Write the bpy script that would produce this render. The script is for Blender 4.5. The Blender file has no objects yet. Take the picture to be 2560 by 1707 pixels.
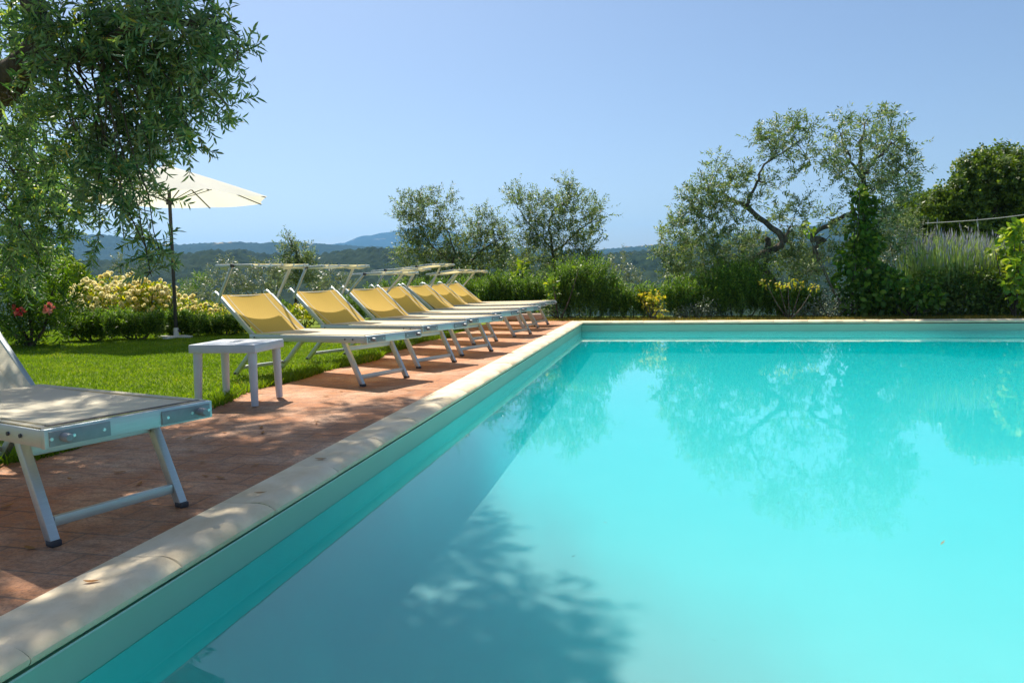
import bpy, bmesh, math, random
import numpy as np
from mathutils import Matrix, Vector

SC = bpy.context.scene
COL = SC.collection

# ------------------------------------------------------------------ camera
CAM_P = np.array([0.0, 0.0, 1.0])
CAM_R = np.array([0.97741694, 0.21043372, -0.01933344])
CAM_U = np.array([0.00502958, 0.06829733, 0.99765233])
CAM_F = np.array([-0.21126011, 0.97521953, -0.06569657])
cam_d = bpy.data.cameras.new("camera"); cam = bpy.data.objects.new("camera", cam_d); COL.objects.link(cam)
m = Matrix.Identity(4)
for i in range(3):
    m[i][0] = CAM_R[i]; m[i][1] = CAM_U[i]; m[i][2] = -CAM_F[i]; m[i][3] = CAM_P[i]
cam.matrix_world = m
cam_d.sensor_width = 36.0; cam_d.sensor_fit = 'HORIZONTAL'
cam_d.lens = 36.0 * 1804.0 / 2560.0
cam_d.shift_y = -(853.5 - 804.93) / 2560.0
cam_d.clip_start = 0.05; cam_d.clip_end = 30000
SC.camera = cam

# ------------------------------------------------------------------ sky, sun, exposure
SUN_TO = Vector((-0.41, 0.47, 1.0)).normalized()          # towards the sun: behind the loungers, to the left
ELEV = math.asin(SUN_TO.z); AZ = math.atan2(SUN_TO.x, SUN_TO.y)
world = bpy.data.worlds.new("World"); SC.world = world; world.use_nodes = True
wn = world.node_tree; wn.nodes.clear()
wo = wn.nodes.new("ShaderNodeOutputWorld"); wb = wn.nodes.new("ShaderNodeBackground")
sky = wn.nodes.new("ShaderNodeTexSky"); sky.sky_type = 'NISHITA'; sky.sun_disc = False
sky.sun_elevation = ELEV; sky.sun_rotation = AZ
sky.air_density = 1.0; sky.dust_density = 1.8; sky.ozone_density = 2.6; sky.altitude = 300
wb.inputs['Strength'].default_value = 0.077
wn.links.new(sky.outputs[0], wb.inputs[0]); wn.links.new(wb.outputs[0], wo.inputs[0])
sl = bpy.data.lights.new("sun", 'SUN'); sun = bpy.data.objects.new("sun", sl); COL.objects.link(sun)
sl.energy = 4.8; sl.angle = math.radians(0.65); sl.color = (1.0, 0.93, 0.82)
sun.rotation_euler = (-SUN_TO).to_track_quat('-Z', 'Y').to_euler()
SC.view_settings.view_transform = 'Standard'; SC.view_settings.look = 'None'
SC.view_settings.exposure = 0.78; SC.view_settings.gamma = 1.0

# ------------------------------------------------------------------ helpers
RG = np.random.default_rng(7)
def nrm(a):
    a = np.asarray(a, float); return a / np.maximum(np.linalg.norm(a, axis=-1, keepdims=True), 1e-9)
def W(x, y, Y):
    """world point seen at photo position (x, y) (2352 px wide) when it stands Y ahead of the camera"""
    sx, sy = x / 0.91875, y / 0.91875
    d = (sx - 1280) / 1804.0 * CAM_R - (sy - 804.93) / 1804.0 * CAM_U + CAM_F
    return CAM_P + d * (Y / d[1])
def tag(o, label=None, cat=None, group=None, kind=None):
    if label: o['label'] = label
    if cat: o['category'] = cat
    if group: o['group'] = group
    if kind: o['kind'] = kind
    return o
def empty(name, loc=(0, 0, 0), rz=0.0, label=None, cat=None, group=None):
    o = bpy.data.objects.new(name, None); COL.objects.link(o); o.location = loc; o.rotation_euler = (0, 0, rz)
    o.empty_display_size = 0.1
    return tag(o, label, cat, group)
def raw(name, V, F, mat, parent=None, smooth=False):
    """V (n,3), F (m,k) all faces the same size, or a list of lists"""
    me = bpy.data.meshes.new(name); V = np.asarray(V, np.float32)
    if isinstance(F, list) and (len(F) == 0 or not isinstance(F[0], np.ndarray)) :
        me.from_pydata([tuple(map(float, v)) for v in V], [], [tuple(int(i) for i in f) for f in F])
    else:
        Fs = [np.asarray(f, np.int32) for f in (F if isinstance(F, list) else [F])]
        tot = np.concatenate([np.full(len(f), f.shape[1], np.int32) for f in Fs])
        idx = np.concatenate([f.ravel() for f in Fs])
        me.vertices.add(len(V)); me.vertices.foreach_set('co', V.ravel())
        me.loops.add(len(idx)); me.loops.foreach_set('vertex_index', idx)
        me.polygons.add(len(tot)); st = np.concatenate([[0], np.cumsum(tot)[:-1]]).astype(np.int32)
        me.polygons.foreach_set('loop_start', st); me.polygons.foreach_set('loop_total', tot)
        me.update(calc_edges=True); me.validate()
    if smooth: me.polygons.foreach_set('use_smooth', np.ones(len(me.polygons), bool))
    me.materials.append(mat)
    o = bpy.data.objects.new(name, me); COL.objects.link(o)
    if parent is not None: o.parent = parent
    return o
class MB:
    """collects boxes, bars, tubes and lathes and links them as ONE mesh object"""
    def __init__(s): s.bm = bmesh.new()
    def box(s, c, d, rot=None, bev=0.0, seg=2):
        b = bmesh.new(); bmesh.ops.create_cube(b, size=1.0)
        bmesh.ops.scale(b, vec=d, verts=b.verts)
        if bev: bmesh.ops.bevel(b, geom=list(b.edges), offset=bev, segments=seg, affect='EDGES', profile=0.5)
        M = Matrix.Translation(c)
        if rot is not None: M = M @ rot
        bmesh.ops.transform(b, matrix=M, verts=b.verts); s.add(b); return s
    def bar(s, a, b, w, h, up=(0, 0, 1), bev=0.003):
        a, b = Vector(a), Vector(b); z = (b - a).normalized(); x = Vector(up); x = x - z * x.dot(z)
        if x.length < 1e-4: x = Vector((1, 0, 0)) - z * z.x
        x.normalize(); y = z.cross(x)
        R = Matrix((x, y, z)).transposed().to_4x4()
        return s.box((a + b) / 2, (w, h, (b - a).length), R, bev)
    def add(s, b):
        me = bpy.data.meshes.new("tmp"); b.to_mesh(me); b.free(); s.bm.from_mesh(me); bpy.data.meshes.remove(me)
    def tube(s, pts, rad, n=8, cap=True):
        pts = [Vector(p) for p in pts]; k = len(pts)
        if not hasattr(rad, '__len__'): rad = [rad] * k
        rings = []; ref = None
        for i, p in enumerate(pts):
            t = (pts[min(i + 1, k - 1)] - pts[max(i - 1, 0)]).normalized()
            if ref is None: ref = Vector((0, 0, 1)) if abs(t.z) < .9 else Vector((1, 0, 0))
            x = (ref - t * ref.dot(t)).normalized(); ref = x; y = t.cross(x)
            rings.append([s.bm.verts.new(p + (x * math.cos(2 * math.pi * j / n) + y * math.sin(2 * math.pi * j / n)) * rad[i]) for j in range(n)])
        for i in range(k - 1):
            for j in range(n):
                s.bm.faces.new((rings[i][j], rings[i][(j + 1) % n], rings[i + 1][(j + 1) % n], rings[i + 1][j]))
        if cap:
            s.bm.faces.new(rings[0][::-1]); s.bm.faces.new(rings[-1])
        return s
    def quadgrid(s, P):
        n, k = P.shape[:2]; vs = [[s.bm.verts.new(P[i, j]) for j in range(k)] for i in range(n)]
        for i in range(n - 1):
            for j in range(k - 1): s.bm.faces.new((vs[i][j], vs[i + 1][j], vs[i + 1][j + 1], vs[i][j + 1]))
        return s
    def build(s, name, mat, parent=None, smooth=False, M=None):
        bmesh.ops.recalc_face_normals(s.bm, faces=s.bm.faces)
        if M is not None: bmesh.ops.transform(s.bm, matrix=M, verts=s.bm.verts)
        me = bpy.data.meshes.new(name); s.bm.to_mesh(me); s.bm.free(); me.materials.append(mat)
        if smooth:
            me.polygons.foreach_set('use_smooth', np.ones(len(me.polygons), bool))
            me.set_sharp_from_angle(angle=math.radians(40))
        o = bpy.data.objects.new(name, me); COL.objects.link(o)
        if parent is not None: o.parent = parent
        return o

# ------------------------------------------------------------------ materials
class NT:
    def __init__(s, name):
        s.m = bpy.data.materials.new(name); s.m.use_nodes = True; s.t = s.m.node_tree; s.t.nodes.clear()
        s.out = s.t.nodes.new("ShaderNodeOutputMaterial")
    def n(s, typ, **kw):
        nd = s.t.nodes.new(typ)
        for k, v in kw.items():
            if k in nd.inputs: s.set(nd.inputs[k], v)
            else: setattr(nd, k, v)
        return nd
    def set(s, sock, v):
        if isinstance(v, bpy.types.NodeSocket): s.t.links.new(v, sock)
        else:
            if hasattr(sock.default_value, '__len__') and not isinstance(v, str) and len(sock.default_value) == 4 and len(v) == 3: v = (*v, 1)
            sock.default_value = v
    def coord(s, kind='Object', scale=None):
        c = s.n("ShaderNodeTexCoord").outputs[kind]
        if scale is not None:
            mp = s.n("ShaderNodeMapping"); s.set(mp.inputs['Vector'], c); mp.inputs['Scale'].default_value = scale; c = mp.outputs[0]
        return c
    def noise(s, vec, scale, detail=4, rough=.55):
        t = s.n("ShaderNodeTexNoise"); s.set(t.inputs['Vector'], vec)
        t.inputs['Scale'].default_value = scale; t.inputs['Detail'].default_value = detail; t.inputs['Roughness'].default_value = rough
        return t.outputs['Fac']
    def ramp(s, fac, stops):
        r = s.n("ShaderNodeValToRGB"); s.set(r.inputs[0], fac); e = r.color_ramp.elements
        while len(e) < len(stops): e.new(.5)
        for el, (p, c) in zip(e, stops): el.position = p; el.color = (*c, 1) if len(c) == 3 else c
        return r.outputs[0]
    def mix(s, fac, a, b, blend='MIX'):
        x = s.n("ShaderNodeMix", data_type='RGBA', blend_type=blend)
        s.set(x.inputs[0], fac); s.set(x.inputs[6], a); s.set(x.inputs[7], b); return x.outputs[2]
    def math(s, op, a, b=0.0, c=None):
        x = s.n("ShaderNodeMath", operation=op); s.set(x.inputs[0], a); s.set(x.inputs[1], b)
        if c is not None: s.set(x.inputs[2], c)
        return x.outputs[0]
    def bump(s, h, strength=.3, dist=.01):
        b = s.n("ShaderNodeBump"); s.set(b.inputs['Height'], h); b.inputs['Strength'].default_value = strength; b.inputs['Distance'].default_value = dist
        return b.outputs[0]
    def pbr(s, col, rough=.6, metal=0.0, normal=None, spec=.5):
        p = s.n("ShaderNodeBsdfPrincipled"); s.set(p.inputs['Base Color'], col); s.set(p.inputs['Roughness'], rough)
        s.set(p.inputs['Metallic'], metal); p.inputs['Specular IOR Level'].default_value = spec
        if normal is not None: s.set(p.inputs['Normal'], normal)
        return p.outputs[0]
    def done(s, sh, vol=None):
        if sh is not None: s.t.links.new(sh, s.out.inputs['Surface'])
        if vol is not None: s.t.links.new(vol, s.out.inputs['Volume'])
        return s.m
def mat_plain(name, col, rough=.5, metal=0.0, var=.12, scale=20, bump=0.0, spec=.5):
    k = NT(name); c = k.coord(); f = k.noise(c, scale, 5)
    cc = k.ramp(f, [(.3, tuple(x * (1 - var) for x in col)), (.7, tuple(min(1, x * (1 + var)) for x in col))])
    r = k.math('MULTIPLY_ADD', k.noise(c, scale * 2.7, 3), .25, rough - .12)
    return k.done(k.pbr(cc, r, metal, k.bump(f, bump, .004) if bump else None, spec))
def mat_leaf(name, stops, under=None, trans=.35, tcol=None, rough=.45, spec=.4):
    """leaf: colour varies from leaf to leaf, paler underside, lets some light through"""
    k = NT(name); g = k.n("ShaderNodeNewGeometry")
    col = k.ramp(g.outputs['Random Per Island'], stops)
    if under is not None: col2 = k.mix(g.outputs['Backfacing'], col, under)
    else: col2 = col
    p = k.pbr(col2, rough, 0, None, spec)
    t = k.n("ShaderNodeBsdfTranslucent")
    k.set(t.inputs[0], k.mix(1.0, col, tcol or (1.6, 1.9, .5), 'MULTIPLY'))
    mx = k.n("ShaderNodeMixShader"); mx.inputs[0].default_value = trans
    k.t.links.new(p, mx.inputs[1]); k.t.links.new(t.outputs[0], mx.inputs[2])
    return k.done(mx.outputs[0])
def patchy(m, lo=.55, hi=1.15, sc=1.6):
    """broad patches of greener and drier growth"""
    t = m.node_tree; rp = [n for n in t.nodes if n.type == 'VALTORGB'][0]; tc = t.nodes.new('ShaderNodeTexCoord'); nz = t.nodes.new('ShaderNodeTexNoise'); nz.inputs['Scale'].default_value = sc; nz.inputs['Detail'].default_value = 5
    mr = t.nodes.new('ShaderNodeMapRange'); mr.inputs[1].default_value = .3; mr.inputs[2].default_value = .7; mr.inputs[3].default_value = lo; mr.inputs[4].default_value = hi
    mm = t.nodes.new('ShaderNodeMath'); mm.operation = 'MULTIPLY'; src = rp.inputs[0].links[0].from_socket
    t.links.new(tc.outputs['Object'], nz.inputs['Vector']); t.links.new(nz.outputs['Fac'], mr.inputs[0]); t.links.new(mr.outputs[0], mm.inputs[0]); t.links.new(src, mm.inputs[1]); t.links.new(mm.outputs[0], rp.inputs[0])
    return m

def M_metal(name, col, rough):
    k = NT(name); c = k.coord('Object', (3, 3, 60)); f = k.noise(c, 6, 3)
    cc = k.ramp(f, [(.3, tuple(x * .88 for x in col)), (.7, col)])
    return k.done(k.pbr(cc, k.math('MULTIPLY_ADD', f, .12, rough - .06), .65, k.bump(f, .05, .002)))
M = {}
M['alu'] = M_metal('brushed_aluminium', (.52, .56, .56), .46)
M['plate'] = mat_plain('grey_plastic_plate', (.23, .25, .26), .42, .2, .08, 30)
M['rubber'] = mat_plain('dark_rubber', (.05, .05, .055), .6)
M['lace'] = mat_plain('brown_lacing', (.16, .13, .10), .8, 0, .6, 160)
M['screw'] = mat_plain('pale_screw', (.7, .7, .68), .3, .7)
M['plastic'] = mat_plain('white_garden_plastic', (.54, .57, .60), .38, 0, .05, 12)
M['pole'] = mat_plain('dark_painted_pole', (.045, .042, .042), .38, .3)
M['white_paint'] = mat_plain('white_painted_steel', (.62, .62, .60), .45)
def mat_fabric(name, refl, thr, ft, fine=260.0, holes=.5, axis='UV'):
    k = NT(name); c = k.coord('Object')
    sep = k.n("ShaderNodeSeparateXYZ"); k.set(sep.inputs[0], c)
    wx = k.math('SINE', k.math('MULTIPLY', sep.outputs[0], fine)); wy = k.math('SINE', k.math('MULTIPLY', sep.outputs[1], fine))
    wv = k.math('MULTIPLY', wx, wy)
    big = k.noise(c, 7, 5, .65); st = k.noise(k.coord('Object', (3, 40, 40)), 3, 4)
    base = k.mix(k.math('MULTIPLY', big, .35), refl, tuple(x * .72 for x in refl))
    base = k.mix(k.math('MULTIPLY_ADD', wv, .10, .10), base, tuple(x * holes for x in refl))
    tc = k.mix(k.math('MULTIPLY_ADD', st, .5, .0), thr, tuple(x * .62 for x in thr))
    d = k.pbr(base, .8, 0, k.bump(wv, .25, .001), .15)
    t = k.n("ShaderNodeBsdfTranslucent"); k.set(t.inputs[0], tc)
    mx = k.n("ShaderNodeMixShader"); mx.inputs[0].default_value = ft
    k.t.links.new(d, mx.inputs[1]); k.t.links.new(t.outputs[0], mx.inputs[2])
    return k.done(mx.outputs[0])
M['sling'] = mat_fabric('cream_mesh_sling', (.88, .80, .60), (.95, .72, .30), .30)
M['sling_back'] = mat_fabric('sun_glow_mesh_sling', (.80, .54, .15), (.95, .62, .13), .36)  # same cream mesh, yellow glow of sun shining through put into the colour
M['hem'] = mat_fabric('pale_stitched_hem', (.82, .78, .62), (.95, .80, .42), .42, 300)
M['canopy_cloth'] = mat_fabric('cream_canopy_cloth', (.80, .74, .52), (.9, .78, .42), .4)
M['parasol'] = mat_fabric('cream_parasol_cloth', (.90, .88, .82), (.98, .95, .80), .45, 400, .95)

def build_mats():
    # terracotta paving
    k = NT('terracotta_paving'); c = k.coord()
    mp = k.n("ShaderNodeMapping"); k.set(mp.inputs['Vector'], c); mp.inputs['Rotation'].default_value = (0, 0, math.radians(1.5))
    br = k.n("ShaderNodeTexBrick"); k.set(br.inputs['Vector'], mp.outputs[0])
    br.inputs['Scale'].default_value = 1.0; br.inputs['Brick Width'].default_value = .36; br.inputs['Row Height'].default_value = .18
    br.inputs['Mortar Size'].default_value = .0055; br.inputs['Mortar Smooth'].default_value = .25; br.inputs['Bias'].default_value = 0
    br.inputs['Color1'].default_value = (.52, .215, .085, 1); br.inputs['Color2'].default_value = (.42, .168, .062, 1); br.inputs['Mortar'].default_value = (.17, .095, .055, 1)
    n1 = k.noise(c, 2.2, 6, .65); n2 = k.noise(k.coord('Object', (1, 2.6, 1)), 9, 7, .7); n3 = k.noise(c, 70, 5, .7)
    col = k.mix(k.ramp(n1, [(.42, (0, 0, 0)), (.66, (.75, .75, .75))]), br.outputs['Color'], (.66, .44, .29))
    col = k.mix(k.ramp(n2, [(.47, (0, 0, 0)), (.66, (.9, .9, .9))]), col, (.27, .135, .075))
    col = k.mix(k.ramp(n3, [(.38, (.6, .6, .6)), (.52, (0, 0, 0))]), col, (.20, .10, .055))
    h = k.math('ADD', k.math('MULTIPLY', br.outputs['Fac'], -.6), k.math('ADD', k.math('MULTIPLY', n2, 1.0), k.math('MULTIPLY', n3, .35)))
    M['paving'] = k.done(k.pbr(col, k.math('MULTIPLY_ADD', n2, -.3, .85), 0, k.bump(h, .8, .018), .3))
    # coping stone
    k = NT('cream_coping_stone'); c = k.coord()
    n1 = k.noise(c, 5, 6, .6); n2 = k.noise(c, 60, 6, .7); n3 = k.noise(k.coord('Object', (9, 2, 2)), 3, 5, .6)
    col = k.ramp(n1, [(.25, (.62, .48, .29)), (.5, (.73, .60, .40)), (.75, (.80, .69, .50))])
    col = k.mix(k.ramp(n2, [(.6, (0, 0, 0)), (.75, (.4, .4, .4))]), col, (.42, .36, .28))
    col = k.mix(k.ramp(n3, [(.62, (0, 0, 0)), (.78, (.25, .25, .25))]), col, (.55, .42, .27))
    M['coping'] = k.done(k.pbr(col, .75, 0, k.bump(k.math('ADD', n2, k.math('MULTIPLY', n1, .8)), .35, .006), .25))
    # pool liner, bounced pool light put into the rim's green tint
    k = NT('bounce_tinted_rim_liner'); c = k.coord(); n = k.noise(c, 1.5, 4)
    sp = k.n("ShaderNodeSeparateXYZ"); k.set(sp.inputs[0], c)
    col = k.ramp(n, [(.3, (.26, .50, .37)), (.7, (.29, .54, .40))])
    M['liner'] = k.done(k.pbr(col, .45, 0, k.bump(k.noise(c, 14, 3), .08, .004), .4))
    k = NT('pale_pool_floor'); c = k.coord(); n = k.noise(c, 1.5, 4)
    M['floor'] = k.done(k.pbr(k.ramp(n, [(.3, (.47, .48, .475)), (.7, (.50, .51, .505))]), .5, 0, k.bump(k.noise(c, 14, 3), .08, .004), .3))
    M['wall_liner'] = mat_plain('bounce_lit_wall_liner', (.20, .80, .76), .5, 0, .05, 2)  # same liner, light bounced off the sunlit floor put in as brighter turquoise
    M['rail'] = mat_plain('pale_liner_rail', (.5, .6, .54), .35)
    M['gap'] = mat_plain('gap_shade', (.015, .02, .018), .8)  # near-black colour standing in for the shade in the gap under the coping
    # water: clear, blue-green in depth, reflecting by the water's own Fresnel law
    k = NT('pool_water'); c = k.coord()
    w1 = k.noise(k.coord('Object', (1.0, 1.6, 1)), 2.1, 3, .5); w2 = k.noise(k.coord('Object', (1, 1.5, 1)), 9, 3, .55); w3 = k.noise(c, 30, 2, .5)
    h = k.math('ADD', k.math('MULTIPLY', w1, .9), k.math('ADD', k.math('MULTIPLY', w2, .22), k.math('MULTIPLY', w3, .03)))
    b = k.n("ShaderNodeBump"); k.set(b.inputs['Height'], h); b.inputs['Strength'].default_value = .022; b.inputs['Distance'].default_value = .03
    fr = k.n("ShaderNodeFresnel"); fr.inputs['IOR'].default_value = 1.33; k.t.links.new(b.outputs[0], fr.inputs['Normal'])
    tr = k.n("ShaderNodeBsdfTransparent"); tr.inputs[0].default_value = (1, 1, 1, 1)
    gl = k.n("ShaderNodeBsdfGlossy"); gl.inputs['Roughness'].default_value = .012; gl.inputs[0].default_value = (.95, .97, 1, 1); k.t.links.new(b.outputs[0], gl.inputs['Normal'])
    mx = k.n("ShaderNodeMixShader"); k.t.links.new(fr.outputs[0], mx.inputs[0]); k.t.links.new(tr.outputs[0], mx.inputs[1]); k.t.links.new(gl.outputs[0], mx.inputs[2])
    va = k.n("ShaderNodeVolumeAbsorption"); va.inputs['Color'].default_value = (.0, .84, .865, 1); va.inputs['Density'].default_value = .80
    vs = k.n("ShaderNodeVolumeScatter"); vs.inputs['Color'].default_value = (.0, .93, .97, 1); vs.inputs['Density'].default_value = .40
    ad = k.n("ShaderNodeAddShader"); k.t.links.new(va.outputs[0], ad.inputs[0]); k.t.links.new(vs.outputs[0], ad.inputs[1])
    M['water'] = k.done(mx.outputs[0], ad.outputs[0])
    # lawn soil / turf
    k = NT('lawn_turf'); c = k.coord(); n = k.noise(c, 3, 5); n2 = k.noise(c, 45, 4)
    col = k.ramp(n2, [(.3, (.07, .11, .010)), (.55, (.14, .20, .015)), (.8, (.22, .26, .03))])
    col = k.mix(k.ramp(n, [(.5, (0, 0, 0)), (.75, (.5, .5, .5))]), col, (.17, .17, .05))
    M['turf'] = k.done(k.pbr(col, .9, 0, k.bump(n2, .6, .03), .1))
    M['grass'] = patchy(mat_leaf('grass_blade', [(0, (.085, .165, .008)), (.5, (.165, .265, .012)), (.9, (.27, .34, .03)), (1, (.45, .38, .10))], None, .42, (1.5, 1.5, .35), .5, .25), .35, 1.1)
    M['drygrass'] = mat_leaf('dry_grass_blade', [(0, (.10, .13, .02)), (.5, (.22, .20, .03)), (1, (.38, .27, .05))], None, .35, (1.3, 1.1, .5), .6, .2)
    # leaves
    M['olive'] = mat_leaf('olive_leaf', [(0, (.042, .078, .026)), (.45, (.10, .145, .052)), (.8, (.20, .24, .095)), (1, (.34, .35, .15))], (.33, .36, .24), .34, (1.6, 1.8, .7), .45, .3)
    M['olive_near'] = mat_leaf('near_olive_leaf', [(0, (.022, .070, .032)), (.4, (.075, .16, .060)), (.8, (.19, .27, .10)), (.96, (.36, .42, .18)), (1, (.55, .36, .03))], (.30, .36, .22), .40, (1.6, 1.9, .6), .36, .4)
    M['olive_grey'] = mat_leaf('grey_olive_leaf', [(0, (.09, .12, .07)), (.5, (.15, .18, .11)), (1, (.22, .24, .15))], (.26, .29, .22), .25, (1.4, 1.5, .8), .4, .4)
    M['rosemary'] = mat_leaf('rosemary_needle', [(0, (.028, .070, .010)), (.5, (.095, .17, .018)), (1, (.24, .32, .04))], None, .33, (1.6, 1.9, .45), .5, .25)
    M['broad'] = mat_leaf('broad_green_leaf', [(0, (.035, .085, .012)), (.5, (.08, .16, .018)), (1, (.20, .28, .03))], None, .38, (1.6, 1.8, .4), .42, .35)
    M['vine'] = mat_leaf('vine_leaf', [(0, (.10, .20, .02)), (.6, (.20, .32, .03)), (1, (.38, .42, .04))], None, .45, (1.4, 1.3, .4), .4, .4)
    M['yellow'] = mat_leaf('yellow_shoot_leaf', [(0, (.30, .36, .03)), (.5, (.52, .48, .04)), (1, (.62, .42, .04))], None, .4, (1.2, 1.1, .4), .45, .3)
    M['oak'] = mat_leaf('oak_leaf', [(0, (.04, .075, .012)), (.5, (.095, .145, .020)), (1, (.19, .24, .04))], None, .3, (1.6, 1.8, .5), .45, .35)
    M['rose_leaf'] = mat_leaf('rose_leaf', [(0, (.07, .13, .012)), (.5, (.24, .30, .02)), (1, (.60, .54, .04))], None, .4, (1.5, 1.5, .4), .4, .4)
    M['rose_petal'] = mat_leaf('cream_rose_petal', [(0, (.93, .76, .22)), (.5, (.95, .88, .50)), (1, (.96, .94, .78))], None, .5, (1, 1, .95), .6, .2)
    M['red_petal'] = mat_leaf('red_oleander_petal', [(0, (.55, .02, .03)), (.6, (.62, .05, .05)), (1, (.70, .22, .15))], None, .35, (1.1, .8, .8), .5, .3)
    M['pink_petal'] = mat_leaf('coral_oleander_petal', [(0, (.60, .12, .10)), (.6, (.68, .22, .18)), (1, (.74, .42, .32))], None, .35, (1.1, .8, .8), .5, .3)
    M['white_petal'] = mat_leaf('tiny_white_blossom', [(0, (.55, .55, .45)), (1, (.80, .80, .70))], None, .3, (1, 1, 1), .6, .2)
    M['lav_stalk'] = mat_leaf('lavender_stalk', [(0, (.15, .23, .06)), (.5, (.28, .37, .13)), (1, (.42, .48, .24))], None, .35, (1.3, 1.4, .6), .6, .2)
    M['lav_tip'] = mat_leaf('lavender_spike', [(0, (.22, .21, .28)), (.6, (.34, .33, .40)), (1, (.48, .48, .48))], None, .25, (1.1, 1.1, 1.1), .7, .1)
    M['dry_leaf'] = mat_leaf('dry_leaf', [(0, (.20, .08, .02)), (.6, (.38, .18, .05)), (1, (.5, .32, .10))], None, .2, (1.2, 1, .6), .6, .2)
    M['twig'] = mat_plain('olive_twig', (.15, .15, .09), .7, 0, .3, 30)
    k = NT('olive_bark'); c = k.coord('Object', (1, 1, .35)); n1 = k.noise(c, 9, 7, .7); n2 = k.noise(k.coord(), 30, 6, .7)
    col = k.ramp(n1, [(.3, (.025, .02, .015)), (.5, (.10, .08, .06)), (.7, (.22, .18, .13))])
    col = k.mix(k.ramp(n2, [(.6, (0, 0, 0)), (.72, (.7, .7, .7))]), col, (.20, .19, .10))
    M['bark'] = k.done(k.pbr(col, .9, 0, k.bump(k.math('ADD', n1, k.math('MULTIPLY', n2, .5)), .9, .05), .15))
    M['stone'] = mat_plain('weathered_stone', (.42, .30, .22), .9, 0, .3, 9, .4, .2)
    M['cable'] = mat_plain('pale_cable', (.35, .36, .36), .6)
    # hills
    k = NT('wooded_hill'); c = k.coord(); n1 = k.noise(c, .03, 6, .6); n2 = k.noise(c, .22, 4, .6); n3 = k.noise(k.coord('Object', (1, 2.2, 3)), .0022, 4, .55)
    col = k.ramp(n2, [(.3, (.005, .014, .006)), (.55, (.012, .027, .010)), (.75, (.028, .048, .015))])
    col = k.mix(k.ramp(n1, [(.45, (0, 0, 0)), (.7, (.5, .5, .5))]), col, (.035, .052, .018))
    col = k.mix(k.ramp(n3, [(.66, (0, 0, 0)), (.70, (1, 1, 1))]), col, (.34, .27, .14))
    M['hill'] = k.done(k.pbr(col, .95, 0, None, .05))
build_mats()

# ------------------------------------------------------------------ setting: lawn, paving, pool
XW, YB, ZW, ZF = -1.735, 14.74, -0.193, -0.733      # liner plane, far wall, water level, floor
XR, YN = 9.5, 0.95                                   # right and near walls
def lawn():
    bm = bmesh.new(); xs = [-60, -30, -16, -11, XW - .12, XR + .12, 20, 45]; ys = [-12, YN - .12, YB + .12, 17, 20, 26, 40]
    def z(x, y):
        d = max(0, y - 17.5) * .22 + max(0, -x - 13) * .10 + max(0, y - 26) * .15
        return -.02 - d
    g = [[bm.verts.new((x, y, z(x, y))) for y in ys] for x in xs]
    for i in range(len(xs) - 1):
        for j in range(len(ys) - 1):
            if i == 4 and j == 1: continue
            bm.faces.new((g[i][j], g[i + 1][j], g[i + 1][j + 1], g[i][j + 1]))
    me = bpy.data.meshes.new('lawn'); bm.to_mesh(me); bm.free(); me.materials.append(M['turf'])
    o = bpy.data.objects.new('lawn', me); COL.objects.link(o); return tag(o, kind='structure')
lawn()
def edge_x(y):     # wavy edge of the paving against the lawn
    return -3.66 + .07 * math.sin(y * 1.7 + .4) + .05 * math.sin(y * 4.1)
def paving():
    bm = bmesh.new(); ys = np.linspace(-2, 15.25, 140); rows = []
    for y in ys:
        e = edge_x(y); rows.append([bm.verts.new((e - .01, y, -.03)), bm.verts.new((e, y, -.004)), bm.verts.new((-2.8, y, 0)), bm.verts.new((-1.962, y, 0)), bm.verts.new((-1.962, y, -.05))])
    for a, b in zip(rows[:-1], rows[1:]):
        for j in range(4): bm.faces.new((a[j], a[j + 1], b[j + 1], b[j]))
    me = bpy.data.meshes.new('paving'); bm.to_mesh(me); bm.free(); me.materials.append(M['paving'])
    o = bpy.data.objects.new('paving', me); COL.objects.link(o); return tag(o, kind='structure')
paving()
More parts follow.
